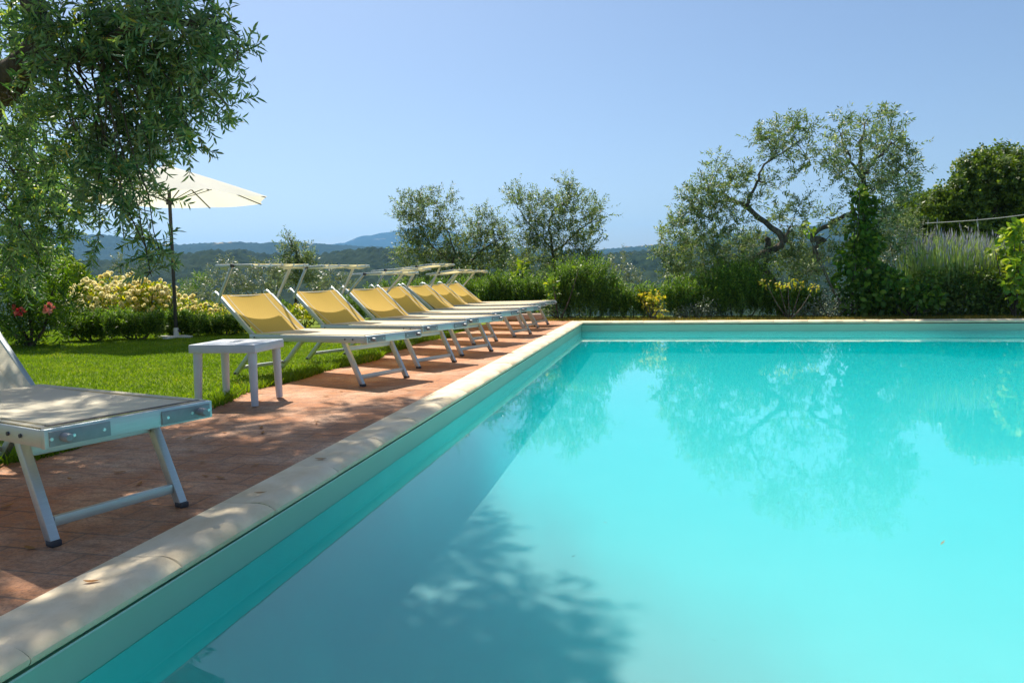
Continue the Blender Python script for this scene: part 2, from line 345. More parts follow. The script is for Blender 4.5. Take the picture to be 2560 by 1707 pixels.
# coping: profile across (d = distance from liner outwards, z), run round the pool; each stone has a joint
PROF = [(.235, -.045), (.235, .004), (.229, .007), (.17, .008), (.13, .009), (.10, .011), (.07, .015), (.045, .016), (.018, .013), (-.008, .005), (-.028, -.006), (-.036, -.016), (-.034, -.030), (-.026, -.040), (-.008, -.046), (.03, -.047)]
def coping():
    b = MB()
    def run(p0, p1, inward, miter0, miter1, L=.62):
        p0, p1, inward = Vector(p0), Vector(p1), Vector(inward); ax = (p1 - p0); n = max(1, round(ax.length / L)); ax.normalize(); tot = (p1 - p0).length
        for i in range(n):
            a, c = tot * i / n, tot * (i + 1) / n; g = .0010
            rings = []
            for q, (s, dz) in enumerate([(a + (g if i else 0), -.005), (a + g + .006, 0), ((a + c) / 2, 0), (c - g - .006, 0), (c - (g if i < n - 1 else 0), -.005)]):
                jit = .0015 * math.sin(i * 7.3 + 2.1)
                ring = []
                for d, z in PROF:
                    t = s
                    if i == 0 and q == 0: t = s - miter0 * d
                    if i == n - 1 and q == 4: t = s + miter1 * d
                    end = (q in (0, 4)) and not ((i == 0 and q == 0) or (i == n - 1 and q == 4))
                    zz = z + jit + (dz if end and z > -.03 else 0) + (.004 * math.sin(i * 2.3 + q * 1.9) * max(0, 1 - abs(d - .05) / .09) if z > 0 else 0)
                    ring.append(b.bm.verts.new(p0 + ax * t - inward * d + Vector((0, 0, zz))))
                rings.append(ring)
            for r0, r1 in zip(rings[:-1], rings[1:]):
                for j in range(len(PROF) - 1): b.bm.faces.new((r0[j], r0[j + 1], r1[j + 1], r1[j]))
    run((XW, YN, 0), (XW, YB, 0), (1, 0, 0), 1, 1)
    run((XW, YB, 0), (XR, YB, 0), (0, -1, 0), 1, 1)
    run((XR, YB, 0), (XR, YN, 0), (-1, 0, 0), 1, 1)
    run((XR, YN, 0), (XW, YN, 0), (0, 1, 0), 1, 1)
    tag(b.build('pool_coping', M['coping'], None, True), kind='structure')
coping()
def pool():
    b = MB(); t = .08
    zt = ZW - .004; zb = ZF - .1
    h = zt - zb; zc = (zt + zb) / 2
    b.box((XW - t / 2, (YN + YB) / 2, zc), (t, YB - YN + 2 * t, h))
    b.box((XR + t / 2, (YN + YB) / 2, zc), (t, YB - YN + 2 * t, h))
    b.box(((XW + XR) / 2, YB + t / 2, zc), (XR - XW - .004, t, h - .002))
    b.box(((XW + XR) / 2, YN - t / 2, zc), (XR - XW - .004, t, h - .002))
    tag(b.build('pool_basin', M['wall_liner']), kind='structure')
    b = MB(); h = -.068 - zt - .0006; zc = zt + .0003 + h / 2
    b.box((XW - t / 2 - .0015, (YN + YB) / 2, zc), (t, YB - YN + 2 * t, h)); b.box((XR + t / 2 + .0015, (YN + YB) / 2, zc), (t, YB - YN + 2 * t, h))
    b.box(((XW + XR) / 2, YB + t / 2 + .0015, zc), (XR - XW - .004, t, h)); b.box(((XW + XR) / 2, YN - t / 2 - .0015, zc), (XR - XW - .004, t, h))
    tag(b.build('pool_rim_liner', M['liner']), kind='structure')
    f = MB(); ys = np.concatenate([[YN - .01], np.linspace(5.5, YB + .01, 14)]); fl = [(XW + .001, .34), (XW + .015, .25), (XW + .05, .15), (XW + .11, .07), (XW + .19, .02), (XW + .30, 0)]; prof = fl + [(XW + XR - x, z) for x, z in fl[::-1]]; g = np.zeros((len(ys), len(prof), 3))
    for i, y in enumerate(ys):
        q = max(0, min(1, (y - 5.5) / (YB - 5.5))); g[i] = [(x, y, ZF + .14 * q + z * (1 - .5 * q)) for x, z in prof]
    tag(f.quadgrid(g).build('pool_floor', M['floor'], None, True), kind='structure')
    r = MB(); q = .006
    for a, c in (((XW + q / 2 + .001, YN, -.0655), (XW + q / 2 + .001, YB, -.0655)), ((XR - q / 2 - .001, YN, -.0655), (XR - q / 2 - .001, YB, -.0655))): r.bar(a, c, .007, .005, bev=.001)
    for a, c in (((XW + .01, YB - q / 2 - .001, -.0655), (XR - .01, YB - q / 2 - .001, -.0655)), ((XW + .01, YN + q / 2 + .001, -.0655), (XR - .01, YN + q / 2 + .001, -.0655))): r.bar(a, c, .007, .005, bev=.001)
    tag(r.build('liner_rail', M['rail']), kind='structure')
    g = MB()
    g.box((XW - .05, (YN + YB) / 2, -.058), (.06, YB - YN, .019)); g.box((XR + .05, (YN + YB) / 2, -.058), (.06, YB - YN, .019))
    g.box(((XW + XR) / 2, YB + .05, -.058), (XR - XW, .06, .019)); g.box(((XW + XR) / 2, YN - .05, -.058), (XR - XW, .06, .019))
    tag(g.build('coping_gap_shade', M['gap']), kind='structure')
    w = MB(); w.box(((XW + XR) / 2, (YN + YB) / 2, (ZW + ZF) / 2 - .01), (XR - XW + .01, YB - YN + .01, ZW - ZF + .02))
    tag(w.build('pool_water', M['water']), kind='structure')
pool()

# ------------------------------------------------------------------ hills and air
def worley(x, y, s, seed):
    gx, gy = x / s, y / s; ix, iy = np.floor(gx).astype(np.int64), np.floor(gy).astype(np.int64); best = np.full(x.shape, 9.0); hv = np.zeros(x.shape)
    for dx in (-1, 0, 1):
        for dy in (-1, 0, 1):
            cx, cy = ix + dx, iy + dy
            h = np.abs(np.sin(cx * 127.1 + cy * 311.7 + seed) * 43758.5453); h -= np.floor(h)
            k = np.abs(np.sin(cx * 269.5 + cy * 183.3 + seed) * 43758.5453); k -= np.floor(k)
            d = np.hypot(cx + h - gx, cy + k - gy); up = d < best
            best = np.where(up, d, best); hv = np.where(up, h, hv)
    return best, hv
def hill(name, prof, r0, rr, r1, na, nr, z0, bump, bs, seed, label=None, wob=.0, a0=-62, a1=48):
    az = np.linspace(a0, a1, na); pa = [p[0] for p in prof]; pe = [p[1] for p in prof]
    A, Rr = np.meshgrid(np.radians(az), np.linspace(r0, r1, nr), indexing='ij')
    elev = np.interp(np.degrees(A), pa, pe)
    top = elev * rr
    wave = 1 + wob * np.sin(A * 40 + seed) + wob * .7 * np.sin(A * 97 + seed * 2)
    ridge = rr * (1 + .03 * np.sin(A * 23 + seed))
    t = np.clip((Rr - r0) / (ridge - r0), 0, 1); t2 = np.clip((Rr - ridge) / (r1 - ridge + 1), 0, 1)
    up = np.where(t < .25, 0, np.sin(np.clip((t - .25) / .75, 0, 1) * np.pi / 2) ** 1.5)
    z = z0 + (top - z0) * up * wave ** (1 - t) - t2 ** 1.3 * (top - z0) * .55
    X, Y = np.sin(A) * Rr, np.cos(A) * Rr
    gul = np.sin(X / (rr * .05) + seed) * np.cos(Y / (rr * .045) + seed * 1.7) * .008 * rr * np.sin(t * np.pi) * t
    d, hv = worley(X, Y, bs, seed)
    z = z + gul + bump * np.clip(t * 2.2 + .12, 0, 1) * (np.clip(1 - d * 1.15, 0, 1) ** .6) * (.45 + .9 * hv) + 1.0
    V = np.stack([X, Y, z], -1).reshape(-1, 3); I = np.arange(na * nr).reshape(na, nr)
    F = np.stack([I[:-1, :-1], I[1:, :-1], I[1:, 1:], I[:-1, 1:]], -1).reshape(-1, 4)
    return tag(raw(name, V, [F], M['hill'], None, False), kind='structure')
pN = [(-62, .022), (-47.4, .0229), (-38.1, .0239), (-34.7, .035), (-32.7, .0373), (-31.3, .0314), (-27.4, .027), (-24, .034), (-20.6, .0334), (-14, .028), (-8.3, .0186), (-5.1, .0212), (-2.8, .0257), (-1.3, .0267), (3.9, .0297), (23, .0276), (48, .027)]
pM = [(-62, .07), (-47.3, .0678), (-44.5, .0601), (-42.5, .054), (-40, .0505), (-37.1, .0452), (-35.5, .0472), (-32.7, .046), (-31.3, .0433), (-27.4, .0418), (-23.9, .0418), (-20.9, .0379), (-12, .034), (-5.3, .0311), (-2.8, .0328), (-.3, .0349), (10.2, .0543), (17, .0755), (23, .0812), (48, .085)]
pF = [(-62, .02), (-30, .035), (-25.1, .0441), (-23.9, .0525), (-23.1, .0532), (-21.7, .0581), (-18.9, .0664), (-16.9, .0589), (-15.9, .0535), (-13.7, .0413), (-8, .026), (48, .02)]
hill('near_wooded_hill', [(a, e - .005) for a, e in pN], 60, 820, 1000, 700, 240, -30, 6.0, 9.0, 1.3, wob=.06)
hill('far_ridge', [(a, e - .002) for a, e in pM], 1000, 2500, 3000, 560, 110, -60, 9, 22, 4.1, wob=.08)
hill('far_mountain', pF, 3000, 5200, 6000, 320, 60, -60, 10, 60, 2.2, wob=.05)
def haze():
    k = NT('haze'); v = k.n("ShaderNodeVolumePrincipled"); v.inputs['Color'].default_value = (.22, .55, 1, 1); v.inputs['Density'].default_value = .00013; v.inputs['Anisotropy'].default_value = .3
    mt = k.done(None, v.outputs[0]); b = MB(); b.box((0, 2900, 135), (13000, 6600, 530)); tag(b.build('haze', mt), kind='stuff')
haze()

# ------------------------------------------------------------------ grass
def blades(name, P, h, lean, w, mat):
    n = len(P); a = RG.uniform(0, 2 * np.pi, n); t = RG.uniform(0, 2 * np.pi, n); h = h * RG.uniform(.55, 1.25, n)
    s = np.stack([np.cos(a), np.sin(a), np.zeros(n)], -1) * (w * .5)
    d = np.stack([np.cos(t), np.sin(t), np.zeros(n)], -1) * (h * RG.uniform(.1, 1, n) * lean)[:, None]
    tip = P + d + np.stack([0 * h, 0 * h, h], -1); mid = P + d * .35 + np.stack([0 * h, 0 * h, h * .6], -1)
    V = np.stack([P - s, P + s, mid + s * .7, tip, mid - s * .7], 1).reshape(-1, 3); I = np.arange(n)[:, None] * 5
    return raw(name, V, [np.hstack([I, I + 1, I + 2, I + 4]), np.hstack([I + 4, I + 2, I + 3])], mat)
def grass():
    n = 300000; Y = 2.6 + RG.random(n) ** .85 * 10.8; X = RG.uniform(-13.5, -3.4, n)
    k = (X < np.array([edge_x(y) for y in Y]) - .0 + RG.normal(0, .035, n)) & (X > -1.22 * Y - .5)
    P = np.stack([X, Y, np.full(n, -.02)], -1)[k]
    tag(blades('grass', P, .027, 1.4, .009, M['grass']), 'short bright green lawn grass beside the paving', 'grass', kind='stuff')
    n = 26000; P = np.stack([RG.uniform(-5.5, 9, n), RG.uniform(YB + .26, YB + 1.5, n), np.full(n, -.02)], -1)
    tag(blades('dry_grass', P, .06, .9, .010, M['drygrass']), 'strip of short yellowish grass behind the far pool edge', 'grass', kind='stuff')
    n = 6000; y0 = RG.choice([3.6, 5.3, 5.9, 6.5, 6.9, 7.5, 8.1, 8.6, 9.5, 10.3, 11.2], n); Y = y0 + RG.normal(0, .2, n); X = np.array([edge_x(y) for y in Y]) + np.abs(RG.normal(0, .13, n)) * -1 + .10
    tag(blades('weeds', np.stack([X, Y, np.full(n, -.02)], -1), .085, 1.2, .013, M['grass']), 'longer tufts of weeds along the edge of the paving', 'grass', kind='stuff')
grass()

# ------------------------------------------------------------------ furniture
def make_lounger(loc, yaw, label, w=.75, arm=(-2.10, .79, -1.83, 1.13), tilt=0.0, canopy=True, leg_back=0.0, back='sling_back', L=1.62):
    t = empty('sun_lounger', (loc[0], loc[1], 0), yaw, label, 'sun lounger', 'sun loungers along the pool')
    hw = w / 2; HF, HH = .475, .445
    # local: +x to the pool (front at 0), +y away along the row
    f = MB()
    def sz(v): return HF + (HH - HF) * (-v / L)
    for s in (-1, 1): f.bar((-L - .02, s * (hw - .016), HH - .036), (-.014, s * (hw - .016), HF - .036), .03, .066, (0, 1, 0))
    f.bar((-L + .02, -hw + .03, HH - .05), (-L + .02, hw - .03, HH - .05), .03, .03)
    seat = f.build('seat_frame', M['alu'], t, True)
    for s in (-1, 1):
        for v in (-.16, -.26, -L + .06): MB().tube([(v, s * hw - s * .004, sz(v) - .035), (v, s * (hw + .006), sz(v) - .035)], .008, 8).build('bolt', M['rubber'], seat)
    fb = MB(); fb.bar((.002, -hw, HF - .036), (.002, hw, HF - .036), .032, .074, (1, 0, 0), .005)
    front = fb.build('front_bar', M['alu'], t, True)
    for s in (-1, 1):
        MB().box((.021, s * (hw - .125), HF - .037), (.006, .22, .056), None, .002).build('corner_plate', M['plate'], front, True)
        MB().tube([(.02, s * (hw - .065), HF - .036), (.058, s * (hw - .065), HF - .036), (.066, s * (hw - .065), HF - .036)], [.017, .017, .012], 14).build('peg', M['plate'], front, True)
        for y in (.022, .10, .21): MB().tube([(.022, s * (hw - y), HF - .037), (.0262, s * (hw - y), HF - .037)], [.0075, .006], 10).build('screw', M['screw'], front, True)
    # slings
    g = np.zeros((14, 11, 3)); y = np.linspace(-hw + .008, hw - .008, 11)
    for i, v in enumerate(np.linspace(-.004, -L, 14)):
        sag = .022 * abs(math.sin(math.pi * i / 13)) ** .6 * np.clip(1 - (y / (hw - .03)) ** 2, 0, 1)
        g[i] = np.stack([np.full(11, v), y, np.full(11, sz(v) + .0035) - sag], -1)
    ss = MB().quadgrid(g).build('seat_sling', M['sling'], t, True)
    lace = MB(); lace.box((-.034, 0, HF + .004), (.016, w - .06, .003), None, .001)
    lace.build('laced_edge', M['lace'], ss)
    hs = MB()
    for s in (-1, 1): hs.bar((-.06, s * (hw - .05), HF + .0035), (-L + .08, s * (hw - .05), HH + .0035), .012, .002, (0, 1, 0), .0)
    hs.build('stitched_stripe', M['hem'], ss)
    # legs
    for s in (-1, 1):
        yl = s * (hw - .075)
        lg = MB(); lg.bar((-.36 - leg_back, yl, HF - .06), (-.13 - leg_back, yl, .012), .036, .046, (0, 1, 0), .004)
        l = lg.build('leg', M['alu'], t, True)
        MB().box((-.126 - leg_back, yl, .012), (.05, .04, .024), None, .005).build('foot_cap', M['rubber'], l, True)
        lg = MB(); lg.bar((-L + .06, yl, HH - .06), (-L - .36, yl, .012), .036, .046, (0, 1, 0), .004)
        l = lg.build('leg', M['alu'], t, True)
        MB().box((-L - .365, yl, .012), (.05, .04, .024), None, .005).build('foot_cap', M['rubber'], l, True)
    MB().bar((-.165 - leg_back, -hw + .095, .082), (-.165 - leg_back, hw - .095, .082), .022, .04, (1, 0, 0), .003).build('crossbar', M['alu'], t, True)
    MB().bar((-.32 - leg_back, -hw + .095, HF - .135), (-.32 - leg_back, hw - .095, HF - .135), .025, .042, (1, 0, 0), .003).build('crossbar', M['alu'], t, True)
    MB().bar((-L - .325, -hw + .095, .07), (-L - .325, hw - .095, .07), .022, .036, (1, 0, 0), .003).build('crossbar', M['alu'], t, True)
    # backrest
    bx, bz = -L - .605, .865
    br = MB()
    for s in (-1, 1):
        yb = s * (hw - .045)
        br.bar((-L + .03, yb, HH - .05), (bx + .06, yb, bz - .045), .028, .05, (0, 1, 0), .006)
        br.tube([(bx + .07, yb, bz - .055), (bx + .02, yb, bz - .012), (bx - .012, yb, bz + .004), (bx - .04, yb, bz - .004), (bx - .055, yb, bz - .03)], .0165, 8)
    br.bar((bx + .045, -hw + .05, bz - .045), (bx + .045, hw - .05, bz - .045), .02, .024)
    br.build('backrest_frame', M['alu'], t, True)
    def back_grid(y0, y1, n, off=0.0):
        g = np.zeros((12, n, 3)); y = np.linspace(y0, y1, n)
        for i in range(12):
            q = i / 11; v = -L + .03 + (bx + .055 + L - .03) * q; z = HH + (bz - .02 - HH) * q
            sag = .075 * math.sin(math.pi * min(1, q * .9 + .02)) ** .8 * np.clip(1 - (y / (hw - .05)) ** 2, 0, 1) ** .8
            g[i] = np.stack([v - sag * .55 + off * .6, y, z - sag * .45 + off * .75], -1)
        return g
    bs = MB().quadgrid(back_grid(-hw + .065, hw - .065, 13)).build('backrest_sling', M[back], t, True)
    hm = MB()
    for s in (-1, 1):
        a = s * (hw - .125); hm.quadgrid(back_grid(min(a, a - s * .016), max(a, a - s * .016), 3, .003))
    hm.build('stitched_stripe', M['hem'], bs, True)
    if not canopy: return t
    ab, az_, at, tz = arm
    for s in (-1, 1):
        am = MB(); am.bar((ab - .02, s * (hw + .004), az_ - .03), (at, s * (hw + .004), tz + .01), .016, .034, (0, 1, 0), .003)
        a_ = am.build('canopy_arm', M['alu'], t, True)
        MB().tube([(at, s * (hw - .012), tz + .0), (at, s * (hw + .02), tz)], .02, 10).build('hinge_knob', M['rubber'], a_, True)
    c0, c1 = at - .30, at + .30
    def cz(v): return tz + (v - at) * math.tan(tilt)
    cf = MB()
    for s in (-1, 1): cf.bar((c0, s * (hw - .012), cz(c0)), (c1, s * (hw - .012), cz(c1)), .02, .03, (0, 1, 0), .003)
    cf.bar((c1, -hw + .02, cz(c1)), (c1, hw - .02, cz(c1)), .02, .03); cf.bar((c0, -hw + .02, cz(c0)), (c0, hw - .02, cz(c0)), .02, .03)
    cfo = cf.build('canopy_frame', M['alu'], t, True)
    for y in np.linspace(-hw + .08, hw - .08, 5): MB().box((c1 + .014, y, cz(c1) + .004), (.012, .02, .034), None, .002).build('clip', M['white_paint'], cfo, True)
    g = np.zeros((8, 13, 3)); y = np.linspace(-hw + .02, hw - .02, 13)
    for i, v in enumerate(np.linspace(c1 - .005, c0 + .01, 8)):
        wv = .010 * np.sin(y * 21 + loc[1] * 3) * math.sin(math.pi * i / 7) + .012 * math.sin(math.pi * i / 7)
        g[i] = np.stack([np.full(13, v), y, np.full(13, cz(v) + .017) - wv], -1)
    cl = MB().quadgrid(g)
    g = np.zeros((4, 25, 3)); y = np.linspace(-hw + .03, hw - .03, 25)
    for i in range(4):                                          # loose flap hanging from the front rail
        q = i / 3; d = .020 + .016 * np.sin(y * 9 + loc[1] * 5) + .006 * np.sin(y * 31 + loc[1])
        g[i] = np.stack([c1 + .014 + .012 * np.sin(q * 3 + y * 14), y, cz(c1) + .012 - q * (d + .014)], -1)
    cl.quadgrid(g); cl.build('canopy_cloth', M['canopy_cloth'], t, True)
    return t
D2R = math.radians
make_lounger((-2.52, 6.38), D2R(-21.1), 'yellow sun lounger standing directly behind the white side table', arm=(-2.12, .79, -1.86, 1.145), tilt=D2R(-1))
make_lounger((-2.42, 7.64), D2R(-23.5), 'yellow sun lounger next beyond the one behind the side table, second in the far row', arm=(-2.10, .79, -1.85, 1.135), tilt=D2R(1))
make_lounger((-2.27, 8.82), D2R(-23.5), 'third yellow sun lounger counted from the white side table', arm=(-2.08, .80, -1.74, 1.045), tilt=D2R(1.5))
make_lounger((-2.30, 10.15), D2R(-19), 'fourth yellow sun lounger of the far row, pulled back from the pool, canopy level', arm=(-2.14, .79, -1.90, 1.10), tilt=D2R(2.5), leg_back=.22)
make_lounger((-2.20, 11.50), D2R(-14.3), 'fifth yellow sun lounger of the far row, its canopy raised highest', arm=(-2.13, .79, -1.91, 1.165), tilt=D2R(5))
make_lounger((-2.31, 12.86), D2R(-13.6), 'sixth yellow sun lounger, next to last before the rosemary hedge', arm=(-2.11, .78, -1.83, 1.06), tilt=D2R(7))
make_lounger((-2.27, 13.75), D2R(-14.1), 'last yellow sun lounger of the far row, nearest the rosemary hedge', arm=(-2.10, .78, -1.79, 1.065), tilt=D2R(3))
make_lounger((-2.09, 2.47), D2R(-20.5), 'nearest sun lounger, without canopy, dappled with shade from the big olive tree', w=.68, canopy=False, back='sling', L=1.50)

def side_table():
    t = empty('side_table', (-3.44, 5.27, 0), D2R(4), 'small white plastic side table with four round legs on the terracotta paving', 'table')
    b = MB(); sx, sy, H = .56, .50, .495
    b.box((0, 0, H - .010), (sx, sy, .020), None, .009, 4)
    for a in ((sx / 2 - .009, 0, .018, sy), (-sx / 2 + .009, 0, .018, sy)): b.box((a[0], a[1], H - .036), (a[2], a[3] - .004, .062), None, .004, 2)
    for a in ((0, sy / 2 - .009, sx, .018), (0, -sy / 2 + .009, sx, .018)): b.box((a[0], a[1], H - .0362), (a[2] - .004, a[3], .0616), None, .004, 2)
    top = b.build('tabletop', M['plastic'], t, True)
    sl = MB()
    for i, x in enumerate((-.05, -.022, 0, .012, .03)): sl.box((x - .02, .02 + .006 * (i % 2), H + .0012), (.012 if i % 2 else .007, .02, .002))
    sl.build('embossed_mark', M['rubber'], top)
    for x in (-1, 1):
        for y in (-1, 1):
            l = MB(); l.tube([(x * (sx / 2 - .05), y * (sy / 2 - .05), H - .03), (x * (sx / 2 - .04), y * (sy / 2 - .04), .006)], [.036, .027], 14)
            l.build('leg', M['plastic'], t, True)
side_table()

def umbrella():
    c = (-8.56, 11.26, -.02)
    t = empty('parasol', c, 0, 'cream octagonal parasol on a dark pole standing on the lawn by the roses', 'parasol')
    R, zr, za, ph = 1.72, 2.47, 3.04, D2R(12)
    cl = MB(); hub = cl.bm.verts.new((0, 0, za)); n = 8; K = 6; S = 6; rings = []
    for k in range(1, K + 1):
        q = k / K; ring = []
        for s in range(n):
            for j in range(S):
                a0, a1 = ph + 2 * math.pi * s / n, ph + 2 * math.pi * (s + 1) / n; u = j / S
                p = Vector((math.cos(a0), math.sin(a0), 0)).lerp(Vector((math.cos(a1), math.sin(a1), 0)), u) * R * q
                dip = .05 * q * math.sin(math.pi * u); inn = 1 - .04 * math.sin(math.pi * u) * q ** 3
                ring.append(cl.bm.verts.new((p.x * inn, p.y * inn, za + (zr - za) * (q ** 1.06) - dip * .6)))
        rings.append(ring)
    m_ = n * S
    for j in range(m_): cl.bm.faces.new((hub, rings[0][j], rings[0][(j + 1) % m_]))
    for a, b in zip(rings[:-1], rings[1:]):
        for j in range(m_): cl.bm.faces.new((a[j], b[j], b[(j + 1) % m_], a[(j + 1) % m_]))
    can = cl.build('canopy', M['parasol'], t, True)
    MB().tube([(0, 0, za - .02), (0, 0, za + .05), (0, 0, za + .09)], [.10, .05, .02], 12).build('finial', M['white_paint'], can, True)
    MB().tube([(0, 0, .05), (0, 0, za)], .030, 12).build('pole', M['pole'], t, True)
    MB().tube([(0, 0, 2.36), (0, 0, 2.46)], .062, 14).build('runner', M['pole'], t, True)
    for s in range(n):
        a = ph + 2 * math.pi * s / n; x, y = math.cos(a), math.sin(a)
        r = MB(); r.bar((x * .05, y * .05, za - .03), (x * R * .985, y * R * .985, zr - .018), .016, .022)
        rb = r.build('rib', M['pole'], t, True)
        s_ = MB(); s_.bar((x * .05, y * .05, 2.42), (x * R * .5, y * R * .5, za + (zr - za) * .5 - .04), .013, .018); s_.build('strut', M['pole'], rb, True)
    b = MB(); b.bar((-.30, 0, .03), (.30, 0, .03), .035, .09); b.bar((0, -.30, .0305), (0, .30, .0305), .035, .09)
    b.tube([(0, 0, .03), (0, 0, .17), (0, 0, .19)], [.045, .042, .036], 12)
    base = b.build('base', M['white_paint'], t, True)
    MB().tube([(.04, 0, .14), (.085, 0, .14)], .014, 8).build('clamp_knob', M['rubber'], base, True)
umbrella()

# ------------------------------------------------------------------ foliage tools
def leaf_mesh(name, P, D, N, L, Wd, mat, parent=None, fine=False, fold=.18):
    n = len(P); D = nrm(D); S = nrm(np.cross(D, N)); N = np.cross(S, D); L = np.broadcast_to(L, n)[:, None]; Wd = np.broadcast_to(Wd, n)[:, None]
    if fine:
        up = N * (Wd * fold)
        V = np.stack([P, P + D * L * .28 + S * Wd * .46 + up, P + D * L * .66 + S * Wd * .42 + up, P + D * L - N * L * .06, P + D * L * .66 - S * Wd * .42 + up, P + D * L * .28 - S * Wd * .46 + up], 1).reshape(-1, 3)
        I = np.arange(n)[:, None] * 6; F = np.concatenate([np.hstack([I, I + 1, I + 2, I + 3]), np.hstack([I, I + 3, I + 4, I + 5])])
        return raw(name, V, [F], mat, parent)
    V = np.stack([P, P + D * L * .45 + S * Wd * .5, P + D * L, P + D * L * .45 - S * Wd * .5], 1).reshape(-1, 3); I = np.arange(n)[:, None] * 4
    return raw(name, V, [np.hstack([I, I + 1, I + 2, I + 3])], mat, parent)
def rdir(n): return nrm(RG.normal(size=(n, 3)))
def twigs(P0, D0, length, k, droop, spread=.75):
    """k leaf pairs along each twig; returns leaf bases, leaf directions, normals and the twig curves"""
    n = len(P0); D0 = nrm(D0); length = np.broadcast_to(length, n); s = (np.arange(1, k + 1) / k)[None, :, None]; Ln = length[:, None, None]
    g = np.array([0, 0, -1.0]); C = P0[:, None] + D0[:, None] * s * Ln + g * (droop * s * s) * Ln
    T = nrm(D0[:, None] + g * (2 * droop * s)); ref = rdir(n)[:, None]; A = nrm(np.cross(T, ref)); B = np.cross(T, A)
    par = (np.arange(k) % 2)[None, :, None]; side = np.where(par == 0, A, B)
    ang = RG.normal(0, .35, (n, k, 1)); side = nrm(side + np.where(par == 0, B, A) * ang)
    out = []
    for sg in (1, -1):
        d = nrm(T * (1 - spread * .55) + side * sg * spread + RG.normal(0, .16, (n, k, 3)) + g * .12); out.append((C, d, nrm(np.cross(d, np.cross(T, d)) + RG.normal(0, .3, (n, k, 3)))))
    P = np.concatenate([o[0].reshape(-1, 3) for o in out]); D = np.concatenate([o[1].reshape(-1, 3) for o in out]); N = np.concatenate([o[2].reshape(-1, 3) for o in out])
    return P, D, N, np.concatenate([P0[:, None], C], 1)
def stems_mesh(name, curves, r, mat, parent):
    n, k = curves.shape[:2]; T = nrm(np.gradient(curves, axis=1)); A = nrm(np.cross(T, rdir(n)[:, None])); B = np.cross(T, A)
    rad = (r * np.linspace(1, .35, k))[None, :, None]; rings = [curves + (A * math.cos(a) + B * math.sin(a)) * rad for a in (0, 2.094, 4.189)]
    V = np.stack(rings, 2).reshape(-1, 3); I = np.arange(n * k * 3).reshape(n, k, 3); F = []
    for j in range(3): F.append(np.stack([I[:, :-1, j], I[:, :-1, (j + 1) % 3], I[:, 1:, (j + 1) % 3], I[:, 1:, j]], -1).reshape(-1, 4))
    return raw(name, V, [np.concatenate(F)], mat, parent)
def in_ball(n, c, r, shell=.5):
    r = np.broadcast_to(np.asarray(r, float), 3); d = rdir(n); return np.asarray(c) + d * r * (RG.random(n) ** shell)[:, None], d
def limb(mb, pts, r0, r1, n=9, wob=.0, seg=5):
    """smooth, slightly gnarled limb through pts"""
    pts = np.asarray(pts, float); m_ = len(pts); out = []
    for i in range(m_ - 1):
        p0, p1, p2, p3 = pts[max(i - 1, 0)], pts[i], pts[i + 1], pts[min(i + 2, m_ - 1)]
        for t in np.linspace(0, 1, seg, endpoint=False): out.append(.5 * ((2 * p1) + (-p0 + p2) * t + (2 * p0 - 5 * p1 + 4 * p2 - p3) * t * t + (-p0 + 3 * p1 - 3 * p2 + p3) * t ** 3))
    out.append(pts[-1]); out = np.array(out); out[1:-1] += RG.normal(0, wob, (len(out) - 2, 3))
    rad = np.linspace(r0, r1, len(out)) * RG.uniform(.88, 1.14, len(out))
    mb.tube([tuple(p) for p in out], list(rad), n); return out
def crown(parent, clumps, mat, leaf=(.075, .02), per=16, k=9, tw=.42, droop=.25, upb=.35, fine=False, stems=None, attach=None, branch_r=.012, wood=None, dens=1.0):
    """leafy clumps [(centre, radius)], each fed by a thin branch from the nearest point of the skeleton"""
    Ps, Ds, Ns, Cs = [], [], [], []; bm_ = wood
    for c, r, *e in clumps:
        c = np.asarray(c, float); n = max(3, int(per * dens * (e[0] if e else 1) * (r / .5) ** 2 * RG.uniform(.75, 1.25)))
        p, d = in_ball(n, c, r * .72, .55)
        dd = nrm(d * .75 + np.array([0, 0, upb]) + RG.normal(0, .35, (n, 3)))
        P, D, N, C = twigs(p, dd, tw * RG.uniform(.6, 1.25, n), k, droop); Ps.append(P); Ds.append(D); Ns.append(N); Cs.append(C)
        if wood is not None:
            q = attach[np.argmin(np.linalg.norm(attach - c, axis=1))]
            if np.linalg.norm(q - c) > .1:
                mid = (q + c) / 2 + RG.normal(0, .07, 3) + np.array([0, 0, .05]); limb(bm_, [q, mid, c], branch_r * (1 + r), branch_r * .4, 5, .012, 4)
                for e in range(3):
                    limb(bm_, [c, c + (p[e % n] - c) * .6 + RG.normal(0, .03, 3), p[e % n]], branch_r * .4, branch_r * .2, 4, .0, 2)
    P, D, N = np.concatenate(Ps), np.concatenate(Ds), np.concatenate(Ns); n = len(P)
    cr = leaf_mesh('crown', P, D, N, leaf[0] * RG.uniform(.6, 1.25, n), leaf[1] * RG.uniform(.7, 1.2, n), mat, parent, fine)
    if stems: stems_mesh('twigs', np.concatenate(Cs), stems, M['twig'], parent)
    if wood is not None: wood.build('trunk', M['bark'], parent, True)
    return cr
def WC(lst, Y, dy=.5, s=1.0):
    """clumps from photo positions (x, y, radius in photo px) near depth Y"""
    out = []
    for it in lst:
        x, y, r = it[:3]; yy = Y + (it[3] if len(it) > 3 else RG.uniform(-dy, dy)); c = W(x, y, yy)
        out.append((c, r * s * np.dot(c - CAM_P, CAM_F) / 1657.0))
    return out

